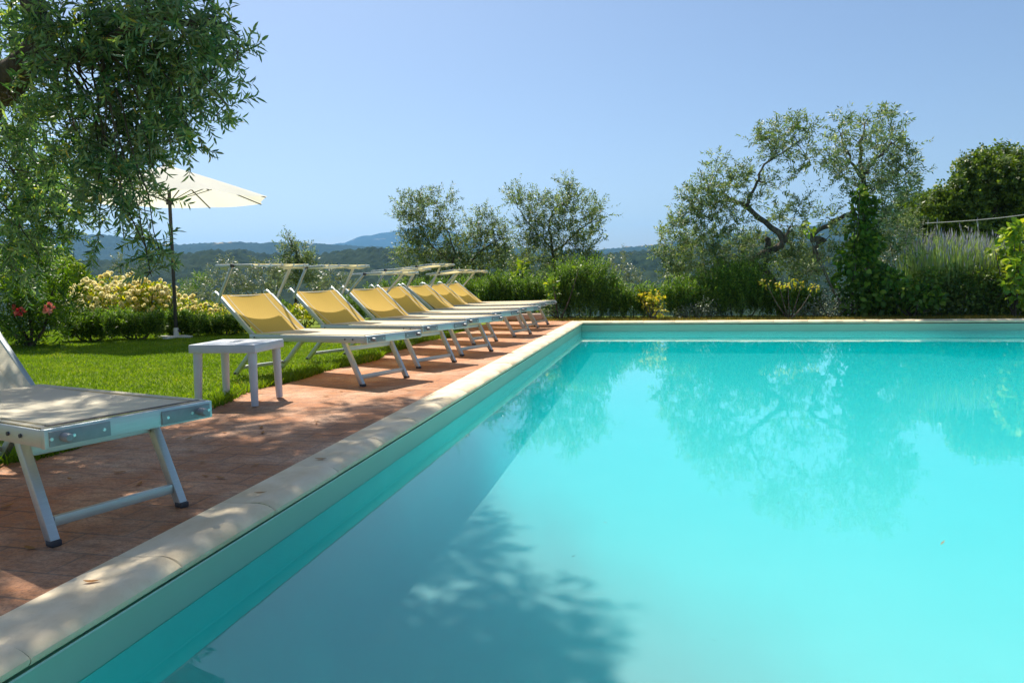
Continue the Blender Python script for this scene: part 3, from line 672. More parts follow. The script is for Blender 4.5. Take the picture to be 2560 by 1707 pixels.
# ------------------------------------------------------------------ the olive tree over the nearest lounger
def near_olive():
    base = np.array([-5.75, 4.75, -.02])
    t = empty('olive_tree', tuple(base), 0, 'large olive tree whose leafy boughs hang over the nearest lounger', 'olive tree', None)
    b = MB(); bo = -base
    a = limb(b, [base + bo, W(-330, 420, 4.75) + bo, W(-150, 320, 4.7) + bo, W(-20, 225, 4.6) + bo, W(62, 150, 4.6) + bo], .23, .105, 14, .015)
    a2 = limb(b, [W(62, 150, 4.6) + bo, W(92, 70, 4.6) + bo, W(75, -40, 4.65) + bo, W(140, -250, 4.9) + bo, W(300, -420, 5.1) + bo], .10, .05, 12, .012)
    a3 = limb(b, [W(62, 150, 4.6) + bo, W(180, 130, 4.4) + bo, W(320, 60, 4.4) + bo, W(470, 50, 4.5) + bo], .05, .02, 8, .01)
    a4 = limb(b, [W(-150, 320, 4.7) + bo, W(-120, 150, 5.2) + bo, W(-80, -150, 5.6) + bo, W(100, -420, 6.0) + bo], .13, .05, 12, .012)
    a5 = limb(b, [W(-330, 420, 4.75) + bo, W(-420, 150, 4.4) + bo, W(-380, -200, 4.0) + bo], .14, .05, 12, .012)
    att = np.concatenate([a[6:], a2, a3, a4, a5]) - bo
    vis = [(520, 50, 32), (545, 120, 18), (490, 180, 36), (35, 150, 34, -.4), (75, 105, 34, -.4), (15, 215, 26, -.4), (440, 40, 66), (490, 60, 40), (490, 115, 56), (545, 140, 18), (440, 130, 70), (470, 210, 56), (520, 240, 24), (410, 220, 80), (430, 285, 50), (390, 330, 36), (400, 60, 90), (380, 160, 90),
           (300, 30, 90), (290, 130, 90), (320, 250, 90), (220, 60, 85), (210, 170, 80), (380, 290, 60), (320, 355, 55), (260, 330, 75), (180, 270, 75), (345, 375, 30), (275, 425, 52), (310, 450, 34),
           (215, 475, 42), (295, 505, 30), (345, 535, 16), (255, 400, 55), (150, 200, 40), (130, 60, 60), (110, 290, 45), (285, 550, 22), (340, 585, 14), (365, 570, 10), (345, 625, 9), (205, 400, 58), (160, 350, 55), (230, 540, 18)]
    cl = WC(vis, 4.55, .35)
    dark = [(20, 170, 44), (50, 215, 40), (5, 235, 44), (160, 440, 40), (150, 500, 36), (45, 250, 50), (100, 200, 44), (30, 300, 55), (70, 360, 60), (20, 390, 60), (110, 420, 52), (60, 450, 62), (20, 480, 60), (115, 490, 45), (75, 530, 50), (20, 560, 52), (130, 545, 34), (30, 30, 60), (20, 110, 55), (90, 590, 32), (40, 620, 40)]
    cl += WC(dark, 5.6, .6)
    # the part of the crown above the picture, which shades the paving, the coping and the pool
    for c, r, dn in (((-3.95, 5.8, 5.0), .5, .8), ((-3.65, 6.35, 5.3), .5, .9), ((-3.85, 7.1, 5.2), .5, .9), ((-3.45, 6.0, 5.6), .4, .8), ((-3.4, 6.8, 5.9), .35, .7), ((-4.05, 7.7, 5.3), .45, .8), ((-3.4, 5.5, 5.5), .4, .9), ((-3.7, 5.0, 4.9), .5, .9), ((-3.4, 4.8, 5.3), .45, .9), ((-3.2, 5.2, 5.7), .35, .8), ((-3.75, 4.2, 5.0), .5, .8), ((-3.15, 5.8, 6.0), .3, .7), ((-3.3, 4.3, 5.5), .4, .8), ((-2.95, 5.5, 5.6), .42, .9), ((-2.8, 5.2, 5.9), .38, .9), ((-3.0, 4.8, 5.5), .4, .9), ((-3.55, 5.6, 5.2), .45, .9), ((-2.6, 5.5, 6.2), .4, .8), ((-2.65, 4.9, 6.0), .4, .8), ((-2.45, 5.1, 6.4), .35, .9), ((-3.0, 5.9, 5.2), .4, .9), ((-3.35, 5.3, 4.9), .4, .9), ((-2.75, 5.6, 5.9), .35, .9), ((-3.05, 5.15, 5.4), .4, .9), ((-3.25, 6.2, 5.5), .4, .9), ((-2.85, 4.5, 5.8), .4, .9)):
        cl.append((np.array(c), r, dn))
    for i in range(62):
        y = RG.uniform(3.3, 7.8); cl.append((np.array([RG.uniform(-5.6, -3.9), y, RG.uniform(4.0, 4.9) + max(.08 * (y - 5), .5 * (y - 5.3))]), RG.uniform(.15, .30), .6))
    for c, r in (((-3.5, 4.1, 3.7), .45), ((-5.8, 4.0, 3.9), .7), ((-6.3, 4.6, 3.4), .65), ((-5.6, 3.4, 3.4), .5)): cl.append((np.array(c), r, .4))
    cl = [(e[0] - base, *e[1:]) for e in cl]
    crown(t, cl, M['olive_near'], (.077, .0190), 150, 10, .25, .14, .12, True, .0024, att + bo, .008, b)
near_olive()

# ------------------------------------------------------------------ olive trees beyond the pool
def tree(name, label, cat, Y, base_px, limbs, clumps, mat, leaf=(.095, .030), per=17, k=8, tw=.34, droop=.12, upb=.5, dy=.5, group=None, r0=.10, thick=1.0, zb=None, dens=1.0):
    base = W(base_px, 700, Y); base[2] = -.05 if zb is None else zb
    t = empty(name, tuple(base), 0, label, cat, group); b = MB(); att = []
    for pts, ra, rb in limbs:
        P = [base * 0 if p is None else W(p[0], p[1], Y + (p[2] if len(p) > 2 else 0)) - base for p in pts]
        att.append(limb(b, P, ra * thick, rb * thick, 9, .02))
    cl = [(c - base, r) for c, r in WC(clumps, Y, dy)]
    crown(t, cl, mat, leaf, per, k, tw, droop, upb, False, None, np.concatenate(att), .008, b, dens=dens)
    return t
G_OL = None
tree('olive_tree', 'sparse olive tree with an arching bent trunk, left of the ivy-clad tree', 'olive tree', 17.2, 1795,
     [([None, (1770, 640), (1730, 600), (1800, 555), (1745, 500), (1690, 462), (1650, 462)], .10, .035), ([(1745, 500), (1715, 470), (1735, 430), (1758, 380), (1830, 330)], .05, .014),
      ([(1765, 545), (1760, 580), (1755, 620)], .06, .05), ([(1690, 462), (1650, 440), (1610, 430)], .04, .015), ([(1800, 555), (1815, 520)], .05, .02)],
     [(1740, 320, 22), (1765, 330, 26), (1800, 300, 26), (1830, 285, 22), (1860, 295, 20), (1800, 345, 30), (1840, 340, 28), (1770, 370, 22), (1860, 370, 18), (1830, 400, 16), (1760, 420, 20), (1790, 435, 18), (1640, 390, 24), (1650, 360, 14), (1625, 430, 34), (1680, 420, 30), (1710, 405, 24), (1590, 460, 32),
      (1650, 470, 36), (1600, 500, 36), (1560, 520, 30), (1640, 530, 40), (1690, 510, 32), (1545, 560, 30), (1590, 560, 36), (1640, 590, 40), (1700, 570, 36), (1740, 550, 30), (1530, 590, 24), (1570, 605, 30), (1690, 620, 36), (1790, 500, 26), (1830, 550, 30), (1840, 470, 22), (1850, 505, 22), (1780, 590, 32), (1830, 600, 30), (1730, 460, 20), (1745, 610, 30), (1520, 545, 16), (1570, 640, 34, -.5), (1620, 640, 34, -.5), (1670, 640, 34, -.4), (1545, 625, 28), (1840, 600, 26), (1800, 635, 26), (1850, 635, 26)], M['olive'], per=104)
tree('olive_tree', 'tall olive tree whose trunk is clad in dark ivy, behind the pool', 'olive tree', 16.4, 2000,
     [([None, (1995, 600), (1990, 500), (1985, 420), (1975, 360), (1985, 300)], .11, .02), ([(1895, 555), (1860, 545), (1900, 520), (1940, 495), (1990, 470)], .055, .045), ([(1985, 400), (2020, 355), (2050, 330)], .04, .015), ([(1982, 410), (1950, 360), (1930, 310)], .035, .015), ([(1880, 600), (1870, 570), (1895, 550)], .05, .04)],
     [(1935, 280, 20), (1940, 310, 20), (1920, 335, 24), (1910, 375, 24), (1940, 390, 28), (1960, 345, 24), (1995, 290, 22), (2030, 265, 18), (2040, 290, 24), (2010, 320, 30), (2050, 320, 28), (2080, 350, 28), (2030, 360, 34), (2070, 390, 32), (2000, 390, 30), (2095, 405, 20), (2050, 430, 34), (2010, 440, 30), (2080, 440, 22), (1970, 430, 26), (2050, 470, 28), (2020, 500, 32), (2060, 520, 30), (2010, 550, 32), (2060, 570, 34), (1925, 420, 16), (1950, 460, 20), (1900, 500, 22), (1930, 540, 26), (1900, 590, 28), (1870, 620, 26)], M['olive'], per=104)
def ivy():
    o = W(1990, 700, 16.1); o[2] = -.05
    t = empty('ivy', tuple(o), 0, 'dark glossy ivy climbing the trunk of the tall right olive tree', 'ivy')
    P, D = [], []
    for x, y, r, n in ((1985, 500, 26, 130), (1970, 540, 30, 160), (1992, 560, 32, 190), (1955, 590, 32, 190), (1985, 620, 36, 240), (1945, 650, 30, 160), (2000, 670, 40, 260), (1960, 695, 38, 240), (2020, 640, 26, 120), (2040, 695, 40, 220), (1978, 450, 16, 50), (1995, 470, 18, 60)):
        (c, rr), = WC([(x, y, r, -.1)], 16.1); p, d = in_ball(n, c - o, rr, .4); P.append(p); D.append(nrm(d + rdir(n) * .8 + np.array([0, -.3, -.5])))
    P = np.concatenate(P); D = np.concatenate(D); n = len(P)
    MB().tube([(0, 0, 0), (.05, -.12, .8), (-.05, -.14, 1.6), (.02, -.1, 2.3)], [.03, .025, .02, .01], 6).build('stem', M['bark'], t, True)
    leaf_mesh('foliage', P, D, rdir(n) + np.array([0, -.6, .7]), .13 * RG.uniform(.5, 1.2, n), .12 * RG.uniform(.6, 1.2, n), M['broad'], t, True)
ivy()
tree('olive_tree', 'small round olive tree seen just above the canopies of the last loungers', 'olive tree', 19.5, 990,
     [([None, (1035, 640), (1040, 560), (1010, 510)], .04, .01), ([(1038, 600), (985, 560), (950, 520)], .022, .008)],
     [(930, 470, 22), (915, 500, 18), (960, 470, 26), (1000, 465, 26), (1030, 480, 18), (940, 510, 28), (980, 505, 32), (1020, 520, 26), (940, 550, 30), (985, 550, 34), (1030, 560, 28), (960, 590, 32), (1000, 600, 34), (1040, 600, 26), (945, 620, 28), (990, 640, 34), (960, 660, 34), (1010, 665, 34), (925, 590, 22), (1045, 650, 28), (1025, 455, 10), (1045, 530, 12)], M['olive'], per=100, tw=.42, upb=.85, dy=.4)
tree('olive_tree', 'low olive tree between two taller ones beyond the last loungers', 'olive tree', 20.2, 1110,
     [([None, (1105, 650), (1085, 600), (1130, 560), (1150, 545)], .05, .012), ([(1130, 640), (1100, 615)], .035, .03)],
     [(1110, 505, 22), (1080, 530, 26), (1130, 525, 24), (1160, 540, 22), (1070, 565, 28), (1110, 560, 32), (1150, 575, 30), (1080, 605, 30), (1125, 605, 32), (1165, 615, 30), (1060, 635, 28), (1110, 645, 30), (1085, 665, 30), (1140, 665, 30), (1050, 600, 24)], M['olive'], per=100, tw=.42, upb=.85, dy=.4)
tree('olive_tree', 'wide-spreading olive tree right of the low one, against the sky', 'olive tree', 19.0, 1270,
     [([None, (1275, 640), (1270, 580), (1262, 520), (1275, 480), (1300, 470)], .05, .012), ([(1268, 570), (1230, 530), (1200, 490), (1180, 455)], .025, .008), ([(1270, 580), (1330, 530), (1370, 500)], .025, .008), ([(1290, 475), (1310, 450), (1308, 430)], .02, .01)],
     [(1185, 455, 24), (1205, 462, 18), (1240, 460, 20), (1230, 490, 28), (1270, 480, 26), (1305, 435, 18), (1320, 455, 22), (1300, 480, 28), (1340, 480, 24), (1370, 475, 18), (1390, 490, 14), (1360, 510, 26), (1210, 520, 24), (1260, 525, 32), (1310, 525, 34), (1350, 550, 28), (1230, 560, 32), (1285, 570, 36), (1335, 590, 32), (1240, 600, 32), (1290, 615, 36), (1340, 630, 26), (1200, 600, 26), (1365, 535, 14), (1190, 640, 26), (1310, 650, 30), (1230, 650, 34), (1270, 660, 36), (1340, 660, 30), (1355, 600, 24), (1210, 565, 26)], M['olive'], per=100, tw=.42, upb=.85, dy=.5)
tree('olive_tree', 'young upright olive tree rising behind the second lounger canopy', 'olive tree', 19.5, 680,
     [([None, (680, 650), (682, 590), (664, 545)], .05, .012)],
     [(664, 548, 8), (660, 565, 14), (680, 575, 18), (700, 580, 14), (650, 590, 18), (680, 605, 26), (710, 615, 24), (650, 625, 26), (690, 645, 32), (730, 650, 26), (640, 660, 28)], M['olive'], per=100, tw=.36, upb=1.0, dy=.3)
def bush(name, label, cat, Y, clumps, mat, leaf, per=40, k=8, tw=.3, droop=.1, upb=.5, dy=.3, group=None, zb=None, dens=1.0, part='foliage', fine=False):
    xs = np.mean([c[0] for c in clumps]); base = W(xs, 700, Y); base[2] = -.05 if zb is None else zb
    t = empty(name, tuple(base), 0, label, cat, group)
    cl = [(c - base, r) for c, r in WC(clumps, Y, dy)]
    b = MB()
    for c, r in cl[::max(1, len(cl) // 6)]: limb(b, [(0, 0, 0), (c[0] * .5, c[1] * .6, max(.04, c[2] * .45)), tuple(c)], .02, .006, 5, .01, 3)
    b.build('stems', M['bark'], t, True)
    o = crown(t, cl, mat, leaf, per, k, tw, droop, upb, fine, None, None, dens=dens); o.name = part
    return t, base, cl
bush('olive_shrub', 'silvery olive shrub seen under the nearest row canopy', 'shrub', 18.2, [(500, 650, 26), (520, 620, 22), (560, 640, 30), (600, 625, 28), (540, 670, 30), (600, 665, 34), (640, 640, 30), (760, 640, 26), (790, 660, 24), (740, 670, 26)], M['olive_grey'], (.09, .03), 65, 8, .34, .1, .5)
bush('olive_shrub', 'silvery olive shrub right of the parasol pole', 'shrub', 16.5, [(430, 675, 24), (455, 690, 26), (480, 670, 22), (470, 710, 24), (440, 705, 22)], M['olive_grey'], (.085, .028), 65, 8, .32, .1, .4)
bush('olive_shrub', 'small silvery olive shrub in the gap before the valley', 'shrub', 22, [(1425, 600, 22), (1400, 625, 22), (1440, 635, 22), (1460, 650, 20), (1420, 660, 26), (1410, 690, 30), (1460, 690, 26)], M['olive_grey'], (.09, .03), 65, 8, .34, .1, .5)
bush('olive_shrub', 'broad silvery shrub between the ivy-clad tree and the lavender', 'shrub', 17.5, [(2040, 530, 28), (2080, 525, 28), (2110, 540, 24), (2060, 560, 30), (2095, 570, 28), (2120, 580, 20), (2040, 590, 30)], M['olive_grey'], (.09, .03), 70, 8, .34, .1, .5)

def oak():
    t = tree('oak_tree', 'dense dark green oak tree behind the lavender and the cable', 'oak tree', 24, 2290, [([None, (2285, 600), (2280, 520), (2290, 440)], .30, .06), ([(2282, 540), (2200, 500), (2160, 480)], .12, .04)],
         [(2250, 380, 26), (2290, 370, 30), (2330, 375, 28), (2230, 400, 26), (2270, 410, 36), (2320, 410, 38), (2360, 420, 44), (2220, 430, 30), (2260, 450, 40), (2310, 455, 44), (2350, 470, 44), (2140, 470, 24), (2170, 460, 28), (2200, 465, 34), (2120, 490, 22), (2150, 500, 32), (2190, 505, 36), (2230, 490, 40), (2280, 500, 44), (2330, 510, 44), (2160, 535, 34), (2210, 535, 36), (2260, 540, 40), (2320, 545, 40), (2110, 520, 22), (2380, 500, 50), (2400, 400, 50), (2420, 460, 50), (2090, 470, 20), (2100, 500, 24)],
         M['oak'], (.115, .08), 170, 6, .42, .1, .35, .9)
oak()

# ------------------------------------------------------------------ shrubs behind the pool
def rosemary(label, Y, cols, group='rosemary bushes in the hedge behind the pool', mat='rosemary', sprig=.5, dens=1.0):
    """upright needle sprigs; cols = (x, top y, bottom y, half width px)"""
    xs = np.mean([c[0] for c in cols]); base = W(xs, 700, Y); base[2] = -.03
    t = empty('rosemary_bush', tuple(base), 0, label, 'rosemary bush', group); P, D, N = [], [], []; b = MB()
    for x, y0, y1, hw in cols:
        top = W(x, y0, Y); bot = W(x, y1, Y); H = max(.25, top[2] + .02); r = hw * np.dot(top - CAM_P, CAM_F) / 1657
        n = int(190 * dens * (r / .3) * (H / .8)) + 20
        q = RG.random(n) ** .8; a = RG.uniform(0, 2 * np.pi, n); rr = np.sqrt(RG.random(n)) * r * (1.05 - .45 * q)
        c = np.array([top[0], Y, 0]) - base * np.array([1, 1, 0])
        p0 = np.stack([c[0] + np.cos(a) * rr, c[1] + np.sin(a) * rr * 1.1, q * H * .78 * RG.uniform(.8, 1.0, n)], -1)
        dd = nrm(np.stack([np.cos(a) * .35, np.sin(a) * .35, np.ones(n)], -1) + RG.normal(0, .16, (n, 3)))
        p, d, nn, _ = twigs(p0, dd, H * .30 * RG.uniform(.6, 1.5, n) + .14, 15, -.03, .62); P.append(p); D.append(d); N.append(nn)
        limb(b, [(0, 0, 0), (c[0] * .7, c[1] * .7, .06), (c[0], c[1], H * .5)], .025, .008, 5, .0, 2)
    P, D, N = map(np.concatenate, (P, D, N)); n = len(P)
    leaf_mesh('foliage', P, D, N, .070 * RG.uniform(.6, 1.25, n), .020, M[mat], t); b.build('stems', M['bark'], t)
rosemary('dark rosemary bush directly behind the last lounger', 16.6, [(1120, 650, 730, 22), (1150, 640, 730, 24), (1180, 650, 730, 24), (1215, 645, 730, 24), (1245, 655, 730, 22)])
rosemary('tall pointed rosemary bush left of the far pool corner', 16.2, [(1290, 625, 735, 26), (1325, 612, 735, 30), (1360, 608, 735, 30), (1395, 640, 735, 26)])
rosemary('broad rosemary bush behind the far pool corner', 16.0, [(1420, 668, 735, 22), (1455, 675, 735, 22), (1490, 665, 735, 20)])
rosemary('rosemary bush right of the yellow-leaved shoots', 16.1, [(1545, 662, 738, 20), (1575, 648, 738, 22), (1610, 668, 738, 20)])
rosemary('tallest rosemary bush of the hedge under the arching olive', 16.3, [(1640, 625, 738, 28), (1675, 612, 738, 30), (1710, 618, 738, 30), (1745, 640, 738, 28)])
rosemary('rosemary bush right of the tallest one, below the ivy', 16.2, [(1785, 672, 738, 24), (1820, 665, 738, 24), (1860, 675, 738, 24)])
def leafy(name, label, cat, Y, clumps, mat, L, Wd, per=120, fine=True, down=-.25, group=None, part='foliage', flat=.6):
    xs = np.mean([c[0] for c in clumps]); base = W(xs, 700, Y); base[2] = -.04
    t = empty(name, tuple(base), 0, label, cat, group); P, D = [], []
    for x, y, r in clumps:
        (c, rr), = WC([(x, y, r)], Y, .3); n = int(per * (r / 30) ** 2); p, d = in_ball(n, c - base, (rr, rr, rr * .9), .45); p[:, 2] = np.maximum(p[:, 2], .03); P.append(p); D.append(nrm(d * .8 + rdir(n) * .7 + np.array([0, 0, down])))
    P, D = np.concatenate(P), np.concatenate(D); n = len(P)
    b = MB()
    for x, y, r in clumps[::max(1, len(clumps) // 7)]:
        (c, rr), = WC([(x, y, r)], Y, .2); c = c - base; limb(b, [(0, 0, 0), (c[0] * .5, c[1] * .6, max(.05, c[2] * .4)), tuple(c)], .02, .006, 5, .0, 3)
    b.build('stems', M['bark'], t, True)
    leaf_mesh(part, P, D, rdir(n) + np.array([0, -.2, flat * 1.5]), L * RG.uniform(.5, 1.25, n), Wd * RG.uniform(.6, 1.2, n), M[mat], t, fine)
    return t, base
def sprinkle(t, base, Y, spots, mat, L, Wd, per, part):
    for x, y, r in spots:
        (c, rr), = WC([(x, y, r)], Y, .25); p, d = in_ball(per, c - base, rr, .4)
        fo = leaf_mesh(part, p, nrm(d + rdir(per) * .6 + np.array([0, -.3, .4])), rdir(per) + np.array([0, -1, .5]), L * RG.uniform(.6, 1.2, per), Wd * RG.uniform(.7, 1.2, per), M[mat], t, True)
        if part == 'blossom_cluster': fo['kind'] = 'stuff'
t, bs = leafy('abelia_bush', 'low grey-green bush dotted with tiny white blossoms left of the tallest rosemary', 'shrub', 15.9, [(1590, 715, 24), (1620, 705, 24), (1650, 718, 24), (1560, 722, 18)], 'olive_grey', .055, .035, 240)
sprinkle(t, bs, 15.8, [(1590, 712, 30), (1625, 705, 30)], 'white_petal', .03, .025, 70, 'blossom_cluster')
t, bs = leafy('abelia_bush', 'pale bush with many tiny white blossoms below the ivy-clad tree', 'shrub', 15.9, [(1880, 690, 30), (1920, 680, 32), (1955, 700, 28), (1900, 715, 30), (1945, 722, 26), (1855, 715, 26)], 'olive_grey', .055, .035, 240)
sprinkle(t, bs, 15.8, [(1890, 690, 40), (1930, 690, 40), (1910, 710, 40)], 'white_petal', .03, .025, 110, 'blossom_cluster')
leafy('shrub', 'dark low undergrowth bush in front of the rosemary by the far pool corner', 'shrub', 15.85, [(1270, 715, 22), (1295, 722, 20), (1250, 705, 22), (1330, 724, 18)], 'olive', .06, .035, 170)
leafy('shrub', 'very dark leafy shrub below the lavender at the right', 'shrub', 16.1, [(2060, 690, 34), (2100, 680, 36), (2140, 670, 38), (2180, 690, 38), (2220, 670, 40), (2260, 690, 40), (2300, 675, 38), (2110, 715, 34), (2160, 718, 34), (2215, 718, 34), (2270, 720, 34), (2320, 715, 34), (2030, 715, 30), (2190, 640, 34), (2250, 640, 36), (2130, 640, 30), (2310, 635, 34), (2345, 690, 34)], 'oak', .09, .055, 260)
leafy('shrub', 'broad-leaved dark green shrub hanging left of the lavender', 'shrub', 15.7, [(2050, 640, 26), (2080, 660, 28), (2110, 690, 26), (2060, 700, 26), (2130, 665, 22), (2150, 690, 20)], 'broad', .13, .10, 120)
t, bs = leafy('yellow_shrub', 'shrub with bright yellow leaves in front of the rosemary near the far pool corner', 'shrub', 15.45, [(1475, 685, 16), (1500, 680, 16), (1515, 690, 14), (1490, 700, 16), (1515, 715, 14)], 'yellow', .09, .055, 150)
leafy('yellow_shrub', 'yellow-green shoots low in the hedge right of the tallest rosemary', 'shrub', 15.5, [(1760, 650, 12), (1810, 650, 13), (1840, 655, 13), (1870, 658, 12), (1790, 655, 9)], 'yellow', .085, .05, 110)
def vine(label, Y, clumps, n=70, mat='vine', L=.15, Wd=.13):
    return leafy('vine', label, 'vine', Y, clumps, mat, L, Wd, n, True, -.3)
vine('bright yellow-green vine climbing right of the lavender', 15.6, [(2330, 540, 26), (2350, 570, 30), (2310, 575, 18), (2340, 610, 26), (2330, 645, 24), (2350, 680, 28), (2345, 715, 22), (2345, 525, 18), (2285, 575, 10)], 100)
vine('light green vine shoots climbing through the wide-spreading olive', 17.6, [(1200, 605, 12), (1195, 625, 14), (1210, 640, 12), (1185, 640, 12), (1190, 665, 14), (1230, 660, 10)], 150, 'vine', .13, .11)
vine('light green vine leaves beside the tall pointed rosemary', 15.7, [(1270, 650, 14), (1275, 675, 14), (1262, 690, 12), (1330, 616, 10)], 150, 'vine', .10, .08)
vine('yellowish vine tendrils high on the ivy-clad tree', 15.9, [(1975, 440, 10), (1990, 455, 12), (1965, 470, 10), (1850, 520, 9), (1860, 530, 9), (2010, 640, 12), (2035, 620, 10)], 120, 'vine', .11, .09)
def lavender():
    Y = 17.0; base = W(2200, 640, Y); base[2] = -.03
    t = empty('lavender_bush', tuple(base), 0, 'big lavender clump with thin grey-violet spikes before the oak at the right', 'lavender')
    n = 3400; x = RG.uniform(2075, 2345, n); yt = 545 + 26 * ((x - 2190) / 130) ** 2 * .6 + RG.normal(0, 13, n) + np.abs(RG.normal(0, 34, n)); yy = Y + RG.uniform(-.9, .7, n)
    tip = np.stack([W(a, b, c) for a, b, c in zip(x, yt, yy)]) - base
    d = nrm(np.stack([RG.normal(0, .12, n) + (x - 2200) / 1100, RG.normal(0, .10, n) - .1, np.ones(n)], -1)); L = RG.uniform(.5, .9, n)
    root = tip - d * L[:, None]
    leaf_mesh('stalks', root, d, rdir(n) + np.array([0, -1, 0]), L, .016, M['lav_stalk'], t)
    k = RG.random(n) < .55
    leaf_mesh('flower_spikes', (tip - d * .09)[k], d[k], rdir(int(k.sum())), .15, .022, M['lav_tip'], t)['kind'] = 'stuff'
    P, D = [], []
    for xx, y, r in ((2100, 620, 40), (2150, 605, 44), (2200, 600, 44), (2250, 600, 44), (2300, 605, 44), (2120, 650, 40), (2180, 645, 40), (2240, 645, 40), (2300, 645, 40)):
        (c, rr), = WC([(xx, y, r)], Y, .3); p, dd = in_ball(420, c - base, rr, .5); P.append(p); D.append(nrm(dd * .3 + np.array([0, 0, 1]) + rdir(420) * .3))
    P, D = np.concatenate(P), np.concatenate(D); leaf_mesh('foliage', P, D, rdir(len(P)), .20, .014, M['lav_stalk'], t)
lavender()

# ------------------------------------------------------------------ flower border at the left
def roses():
    Y = 12.6; base = W(330, 700, Y); base[2] = -.04
    t = empty('rose_bush', tuple(base), 0, 'big mounded rose bush covered in cream blossoms behind the parasol pole', 'rose bush')
    cl = [(170, 700, 32), (210, 684, 36), (260, 674, 40), (310, 672, 40), (350, 682, 38), (390, 690, 36), (230, 710, 46), (290, 705, 48), (350, 715, 46), (190, 725, 42), (260, 745, 46), (330, 750, 44), (400, 730, 40), (440, 715, 32), (480, 725, 34), (515, 730, 32), (430, 750, 36), (490, 755, 34), (540, 750, 26)]
    P, D, B, BD = [], [], [], []
    for x, y, r in cl:
        (c, rr), = WC([(x, y, r)], Y, .4); n = int(420 * (r / 40) ** 2); p, d = in_ball(n, c - base, rr, .4); p[:, 2] = np.maximum(p[:, 2], .03); P.append(p); D.append(nrm(d * .7 + rdir(n) * .8))
        nb = int(22 * (r / 40) ** 2 * (1.5 if y < 712 else .8)); d = rdir(nb); d[:, 2] = np.abs(d[:, 2]); d[:, 1] = -np.abs(d[:, 1]); d = nrm(d); B.append(c - base + d * rr * RG.uniform(1.02, 1.25, (nb, 1))); BD.append(d)
    P, D = np.concatenate(P), np.concatenate(D); n = len(P)
    leaf_mesh('foliage', P, D, rdir(n) + np.array([0, -.2, .9]), .085 * RG.uniform(.5, 1.2, n), .05 * RG.uniform(.6, 1.2, n), M['rose_leaf'], t, True)
    B, BD = np.concatenate(B), np.concatenate(BD); nb = len(B); q = 12
    o_ = np.argsort(B[:, 1] - .8 * B[:, 2]); B, BD = B[o_], BD[o_]
    def petals(nm, i0, i1):
        k_ = (i1 - i0) * q; ctr = np.repeat(B[i0:i1], q, 0); rd = nrm(rdir(k_) + np.repeat(BD[i0:i1], q, 0) * .9); sz = np.repeat(RG.uniform(.04, .08, i1 - i0), q)
        return leaf_mesh(nm, ctr - rd * sz[:, None] * .2, rd, rdir(k_), sz, sz * .95, M['rose_petal'], t, True, .5)
    for i in range(100): petals('blossom', i, i + 1)
    tag(petals('blossoms', 100, nb), kind='stuff')
    b = MB()
    for x in (-1.2, -.7, -.2, .3, .8, 1.3): limb(b, [(0, 0, 0), (x * .6, 0, .3), (x, -.1, .8)], .03, .01, 6, .01, 3)
    b.build('stems', M['bark'], t)
roses()
def border_rosemary():
    Y0 = 11.3
    spec = [('low rosemary bush left of the parasol base before the roses', 10.6, [(170, 738, 790, 22), (205, 728, 790, 22), (240, 735, 790, 20)]), ('low rosemary bush under the middle of the rose mound', 11.0, [(275, 725, 785, 22), (310, 738, 785, 22), (345, 728, 785, 20)]),
            ('low rosemary bush directly behind the parasol foot', 11.6, [(380, 732, 780, 20), (415, 725, 780, 22), (450, 736, 780, 20)]), ('low rosemary bush right of the parasol foot', 11.9, [(485, 738, 775, 20), (520, 745, 775, 19), (550, 750, 775, 18)])]
    for lab, Y, cols in spec: rosemary(lab, Y, cols, 'rosemary bushes before the roses', 'rosemary', .4, 1.3)
border_rosemary()
rosemary('low rosemary bush seen under the first two canopies of the row', 14.6, [(590, 715, 760, 22), (630, 705, 760, 22), (665, 712, 760, 20)], 'rosemary bushes behind the loungers', 'rosemary', .4, 1.2)
rosemary('low rosemary bush seen between the second and third lounger', 15.0, [(745, 700, 755, 20), (780, 692, 755, 22), (815, 700, 755, 22)], 'rosemary bushes behind the loungers', 'rosemary', .4, 1.2)
rosemary('dark rosemary bush seen under the canopies of the middle loungers', 16.6, [(860, 668, 745, 22), (900, 655, 745, 24), (945, 660, 745, 24), (985, 655, 745, 24)], 'rosemary bushes behind the loungers')
rosemary('rosemary bush seen through the canopy arms of the last loungers', 17.0, [(1025, 655, 740, 24), (1060, 648, 740, 24), (1090, 655, 740, 22)], 'rosemary bushes behind the loungers')
t, bs = leafy('rose_bush', 'small yellow-leaved rose bush peeping between the first and second lounger', 'rose bush', 13.6, [(685, 715, 22), (710, 705, 22), (735, 720, 22), (700, 735, 22), (660, 730, 18)], 'rose_leaf', .085, .05, 170)
sprinkle(t, bs, 13.5, [(690, 705, 10), (712, 700, 11), (730, 712, 10), (700, 722, 9)], 'rose_petal', .07, .065, 26, 'flower_cluster')
